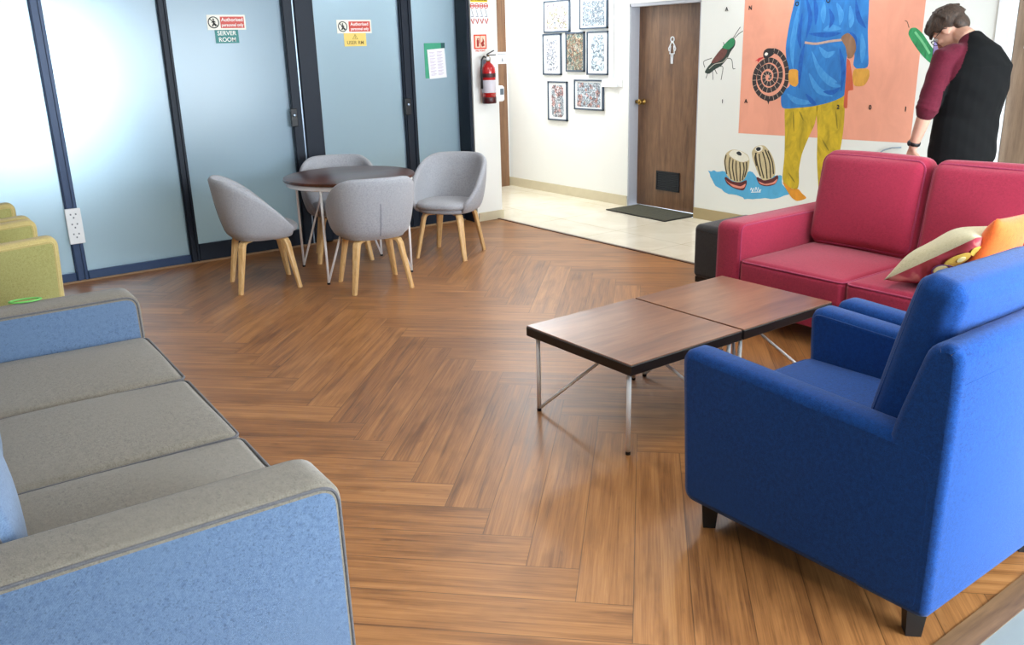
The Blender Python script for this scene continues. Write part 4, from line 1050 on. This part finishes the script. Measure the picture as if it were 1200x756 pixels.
# ------------------------------------------------------------------ the standing man
m_skin = NT('skin'); m_skin.set(Base_Color=srgb(206, 160, 138), Roughness=.55); m_skin.b.inputs['Subsurface Weight'].default_value = .08
m_skin.l(m_skin.mix(m_skin.noise(m_skin.obj_co(), 18, 3), srgb(214, 168, 146), srgb(196, 146, 124)), m_skin.b.inputs['Base Color']); m_skin = m_skin.m
per = thing('person', 'person in black shirt with maroon sleeves standing behind the raspberry sofa, head bent', 'person', (-2.765, 5.57, 0), R_(56))
per.scale = (1.02, 1.02, 1.02)
HM = Matrix.Translation((-.072, .168, 1.645)) @ Matrix.Rotation(R_(30), 4, 'Z') @ Matrix.Rotation(R_(-46), 4, 'X') @ Matrix.Rotation(R_(-6), 4, 'Y')
def hp(x, y, z): return HM @ Vector((x, y, z))
V = Vector
def chain(b, pts, rad, seg=14):
    pts = [V(p) for p in pts]
    rad = [r if isinstance(r, tuple) else (r, r) for r in rad]
    d0 = (pts[0]-pts[1]).normalized(); d1 = (pts[-1]-pts[-2]).normalized()
    P = [pts[0]+d0*min(rad[0])*.9, pts[0]+d0*min(rad[0])*.55]+pts+[pts[-1]+d1*min(rad[-1])*.55, pts[-1]+d1*min(rad[-1])*.9]
    sc = lambda r, k: (r[0]*k, r[1]*k)
    Rr = [sc(rad[0], .35), sc(rad[0], .8)]+rad+[sc(rad[-1], .8), sc(rad[-1], .35)]
    tube(b, P, Rr, seg)
shL, elL, wrL = V((-.185, -.02, 1.485)), V((-.27, -.045, 1.20)), V((-.285, .05, .96))
shR, elR, wrR = V((.145, .075, 1.465)), V((.205, .21, 1.21)), V((.07, .34, 1.41))
body = new()
chain(body, [(0, 0, .90), (0, 0, 1.0), (0, -.005, 1.15), (0, -.02, 1.32), (0, -.03, 1.45), (0, -.01, 1.54)], [(.105, .155), (.11, .16), (.10, .145), (.115, .17), (.10, .17), (.06, .09)], 20)
chain(body, [(0, -.015, 1.52), (-.03, .04, 1.60), hp(0, -.03, -.06)], [.062, .056, .056])
for sh, el, wr in ((shL, elL, wrL), (shR, elR, wrR)):
    chain(body, [V((sh.x*.5, sh.y, 1.50)), sh, sh.lerp(el, .5), el, el.lerp(wr, .3), el.lerp(wr, .65), wr], [.06, .058, .048, .040, .043, .036, .027])
for s in (-1, 1):
    chain(body, [(s*.085, 0, .92), (s*.095, .005, .72), (s*.10, .01, .50), (s*.10, -.02, .33), (s*.10, -.025, .10)], [.088, .075, .055, .055, .038])
    chain(body, [(s*.10, -.05, .045), (s*.105, .03, .045), (s*.115, .14, .035), (s*.118, .19, .03)], [.036, .04, .042, .03])
def rbox(b, c, r, rot): ellipsoid(b, c, r, rot)
def hand(b, wrist, d, palm_n, curl, side):
    """palm along d, palm_n = direction the palm faces; five separate fingers of unequal length"""
    d = V(d).normalized(); n = V(palm_n); n = (n-d*n.dot(d)).normalized(); a = d.cross(n)*side     # a points to the thumb side
    w0 = V(wrist)
    chain(b, [w0, w0+d*.04, w0+d*.085], [(.018, .028), (.015, .036), (.013, .038)], 12) if False else None
    for k in range(4):
        o = a*(.028-.019*k); chain(b, [w0+a*(.014-.009*k), w0+d*.05+o*.9, w0+d*.09+o], [.014, .013, .0115], 10)
    for k, ln in enumerate((.072, .082, .076, .060)):
        base = w0+d*.088+a*(.029-.0195*k); P = [base]; dd = d.copy(); 
        for q, f in enumerate((.45, .32, .23)):
            c = curl*(1.0+.12*k)*(.7, 1, .7)[q]
            dd = (dd*math.cos(c)+n*math.sin(c)).normalized(); nn = (n-dd*n.dot(dd)).normalized()
            n2 = nn; P.append(P[-1]+dd*ln*f); n = n2
        n = V(palm_n); n = (n-d*n.dot(d)).normalized()
        chain(b, P, [.0098, .0092, .0085, .0072], 8)
    t0 = w0+d*.03+a*.024; d1 = (d*.55+a*.75+n*.3).normalized(); d2 = (d*.8+a*.35+n*.5).normalized()
    chain(b, [t0, t0+d1*.035, t0+d1*.035+d2*.03, t0+d1*.035+d2*.054], [.013, .0115, .0105, .008], 8)
hand(body, wrL, (-.03, .18, -.97), (.95, .2, .1), .32, 1)
hd = V((-.42, .60, .68)).normalized()
hand(body, wrR, hd, (-.3, -.72, .3), .42, 1)
# head
hb = new()
ellipsoid(hb, (0, -.012, .03), (.076, .098, .095)); ellipsoid(hb, (0, .022, -.035), (.062, .070, .085)); ellipsoid(hb, (0, .055, -.088), (.036, .036, .030))
ellipsoid(hb, (0, .068, .028), (.058, .024, .022)); 
tube(hb, [(0, .086, .02), (0, .100, -.005), (0, .112, -.028), (0, .098, -.040)], [.009, .011, .014, .008], 10)
for s in (-1, 1):
    ellipsoid(hb, (s*.076, -.012, -.008), (.010, .022, .033), Euler((R_(-10), R_(s*-12), R_(s*-22))))
    ellipsoid(hb, (s*.04, .062, -.022), (.024, .024, .022))
ellipsoid(hb, (0, .086, -.058), (.024, .012, .007)); ellipsoid(hb, (0, .083, -.070), (.022, .012, .007))
merge(body, hb, HM)
bd = obj('body', remesh(body, .0055, 3, .5), m_skin, per, True)
b = new()
for s in (-1, 1): ellipsoid(b, hp(s*.031, .080, .006), (.012, .012, .012))
obj('eyes', b, plain('eye_white', srgb(226, 222, 216), .2), bd, True)
# hair: short brown crop, fringe falling over the brow
hh = new()
ellipsoid(hh, (0, -.030, .048), (.086, .098, .092)); ellipsoid(hh, (0, .015, .085), (.078, .092, .058)); ellipsoid(hh, (0, -.075, -.005), (.064, .045, .065)); ellipsoid(hh, (.0, .075, .088), (.066, .038, .036), Euler((R_(-28), 0, 0)))
for s in (-1, 1): ellipsoid(hh, (s*.074, .005, .048), (.014, .040, .040))
rnd = random.Random(3)
for k in range(130):
    a = rnd.uniform(-PI, PI); e = rnd.uniform(.25, 1.35); p = V((math.cos(a)*math.cos(e)*.083, -.015+math.sin(a)*math.cos(e)*.098, .045+math.sin(e)*.092))
    tdir = V((rnd.uniform(-.3, .3), .6 if p.y > 0 else -.25, -.55+(.4 if p.z > .1 else 0))).normalized(); r = rnd.uniform(.010, .015)
    tube(hh, [p-tdir*.02, p+tdir*.02+p.normalized()*.004, p+tdir*.05+p.normalized()*.003], [r, r, .004], 6)
bmesh.ops.transform(hh, matrix=HM, verts=hh.verts[:])
hm = NT('brown_hair'); hm.set(Roughness=.6); co = hm.mapping(hm.obj_co(), (60, 60, 14)); f = hm.noise(co, 3, 4, .6)
hm.l(hm.ramp(f, [(.35, srgb(34, 24, 18)), (.6, srgb(66, 47, 34)), (.8, srgb(96, 72, 52))]), hm.b.inputs['Base Color']); hm.bump(f, .6, .004)
obj('hair', remesh(hh, .005, 1, .4), hm.m, per, True)
# glasses
b = new()
for s in (-1, 1):
    tube(b, [hp(s*.034+x, .104, .002+z) for x, z in rrect(.052, .036, .012)], .0022, 6, True)
    tube(b, [hp(s*.060, .102, .010), hp(s*.078, .06, .010), hp(s*.083, -.01, .012), hp(s*.082, -.03, -.004)], .0024, 6)
tube(b, [hp(-.009, .106, .006), hp(0, .109, .010), hp(.009, .106, .006)], .002, 6)
gl = obj('glasses', b, M['black'], per, True)
# shirt
def shirt():
    b = new()
    chain(b, [(0, .0, .885), (0, 0, .97), (0, -.005, 1.15), (.005, -.03, 1.32), (.008, -.045, 1.43), (0, -.03, 1.515), (-.012, .01, 1.575)], [(.14, .205), (.14, .202), (.134, .195), (.150, .206), (.135, .198), (.098, .140), (.07, .080)], 24)
    for sh, el, wr in ((shL, elL, wrL), (shR, elR, wrR)):
        s = -1 if sh.x < 0 else 1
        chain(b, [V((s*.06, -.01, 1.515)), V((s*.125, sh.y, 1.505)), sh+V((0, 0, .0)), sh.lerp(el, .35), sh.lerp(el, .7), el, el.lerp(wr, .10)], [.058, .070, .076, .072, .067, .062, .060], 18)
        for q in (.80, .92, 1.02): # pushed-up folds at the elbow
            c = sh.lerp(el, q); dd = (el-sh).normalized(); u = dd.orthogonal().normalized(); w = dd.cross(u)
            tube(b, [c+(u*math.cos(2*PI*k/16)+w*math.sin(2*PI*k/16))*.056+dd*.008*math.sin(3*k) for k in range(16)], .013, 6, True)
    bm = remesh(b, .007, 4, .5)
    for v in bm.verts:
        p = v.co; v.co += v.normal*(.003*math.sin(p.z*42+p.x*18)*math.sin(p.x*23+p.y*31+p.z*9))
    for f in bm.faces:
        c = f.calc_center_median(); ax = abs(c.x)
        f.material_index = 1 if ((c.z > 1.30 and ax > .075+(1.575-c.z)*.46 and (c.x < 0 or c.y > .02)) or (c.z <= 1.30 and ax > .214 and (c.x < 0 or c.y > .08))) else 0
    return bm
so = obj('raglan_shirt', shirt(), [fabric('black_jersey', srgb(11, 12, 13), srgb(8, 8, 10), 300, .1, sheen=0, fleck=.1), fabric('maroon_jersey', srgb(98, 28, 46), srgb(80, 20, 36), 300, .15, sheen=.05)], per, True, label='black raglan shirt with maroon sleeves')
b = new()
chain(b, [(0, 0, .86), (0, 0, .92), (0, 0, .99)], [(.118, .165), (.125, .172), (.122, .166)], 24)
for s in (-1, 1): chain(b, [(s*.088, 0, .90), (s*.098, .005, .72), (s*.104, .01, .50), (s*.106, -.02, .30), (s*.106, -.022, .075)], [.098, .088, .072, .068, .060], 18)
obj('trousers', remesh(b, .008, 3), fabric('dark_navy_denim', srgb(36, 42, 60), srgb(28, 33, 48), 300, .1), per, True)
for s in (-1, 1):
    b = new(); chain(b, [(s*.104, -.055, .05), (s*.107, .03, .05), (s*.118, .14, .042), (s*.121, .20, .036)], [(.046, .046), (.048, .050), (.038, .052), (.03, .042)], 14); bx(b, s*.112-.045, s*.112+.045, -.095, .225, .0, .018, .006)
    obj('shoe', remesh(b, .007, 2), M['black'], per, True)
dw = (elL-wrL).normalized(); u = dw.orthogonal().normalized(); w = dw.cross(u); c0 = wrL+dw*.025
b = new(); tube(b, [c0-dw*.011, c0-dw*.008, c0+dw*.008, c0+dw*.011], [.033, .036, .036, .033], 18); 
ws = obj('wristwatch', b, M['black'], per, True)
b = new(); ellipsoid(b, c0+V((-.036, 0, 0)), (.006, .017, .017)); obj('dial', b, M['grille'], ws, True)
# phone held up in his right hand
pm = per.matrix_basis.copy() if False else Matrix.Translation(per.location) @ Euler((0, 0, R_(56))).to_matrix().to_4x4() @ Matrix.Scale(1.02, 4)
pc_ = pm @ (wrR+hd*.115+V((-.012, .020, .03)))
ph = thing('phone', 'phone with lilac screen held up in front of the person in the black shirt', 'phone', pc_)
look = (pm @ hp(0, .1, 0)-pc_).normalized()
ph.rotation_euler = look.to_track_quat('-Y', 'Z').to_euler()
obj('case', box(-.037, .037, -.004, .005, -.075, .075, .004), M['black'], ph)
n = NT('lilac_screen'); n.set(Base_Color=srgb(150, 140, 190), Roughness=.2); n.b.inputs['Emission Color'].default_value = srgb(176, 166, 222); n.b.inputs['Emission Strength'].default_value = .35
obj('screen', box(-.033, .033, -.0052, -.0038, -.07, .07), n.m, ph)

# ------------------------------------------------------------------ light: overcast daylight through the window wall, ceiling panels
w = bpy.data.worlds.new('overcast'); S.world = w; w.use_nodes = True
bg = w.node_tree.nodes['Background']; bg.inputs[0].default_value = (.80, .90, 1.0, 1); bg.inputs[1].default_value = 1.5
def area(name, loc, rot, sx, sy, power, col):
    l = bpy.data.lights.new(name, 'AREA'); l.shape = 'RECTANGLE'; l.size = sx; l.size_y = sy; l.energy = power; l.color = col
    o = bpy.data.objects.new(name, l); COL.objects.link(o); o.location = loc; o.rotation_euler = rot; return o
for i, (a, c) in enumerate(wins):
    area('daylight_%d' % (i+1), (EX+.22, (a+c)/2, 1.35), (0, R_(90), 0), 2.15, c-a-.02, (400, 330)[i], (.80, .91, 1.0))
area('daylight_backroom', (WX-.13, (BW[0]+BW[1])/2, (BW[2]+BW[3])/2), (0, R_(-90), 0), BW[3]-BW[2], BW[1]-BW[0], 110, (.86, .94, 1.0))
def panel(x, y, power, s=.6, col=(1, .96, .91), where='above the lounge'):
    p = thing('ceiling_light', 'square white ceiling light panel '+where, 'ceiling light', (x, y, CZ), group='ceiling light panels')
    b = box(-s/2-.02, s/2+.02, -s/2-.02, s/2+.02, -.03, 0, .004); obj('frame', b, M['white'], p)
    n = NT('diffuser'); n.set(Base_Color=(1, 1, 1, 1)); n.b.inputs['Emission Color'].default_value = col+(1,); n.b.inputs['Emission Strength'].default_value = 3
    obj('diffuser', box(-s/2, s/2, -s/2, s/2, -.034, -.029), n.m, p)
    area('panel_lamp', (x, y, CZ-.04), (0, 0, 0), s, s, power, col)
for x in (-5.2, -2.2):
    for y in (.9, 3.6): panel(x, y, 10 if y < 2 else 13)
panel(-7.6, 5.75, 52, col=(.90, .955, 1), where='over the tiled corridor'); panel(-4.6, 5.75, 16, col=(.96, .98, 1), where='over the tiled corridor')
panel(-8.7, 4.2, 55, col=(.9, .96, 1), where='in the room behind the frosted glass')

S.view_settings.view_transform = 'Standard'; S.view_settings.look = 'None'
S.view_settings.gamma = 1; S.view_settings.exposure = 0.0; S.view_settings.use_curve_mapping = False
S.cycles.use_denoising = True
S.cycles.max_bounces = 8; S.cycles.diffuse_bounces = 4; S.cycles.glossy_bounces = 3; S.cycles.sample_clamp_indirect = 6
S.cycles.caustics_reflective = False; S.cycles.caustics_refractive = False
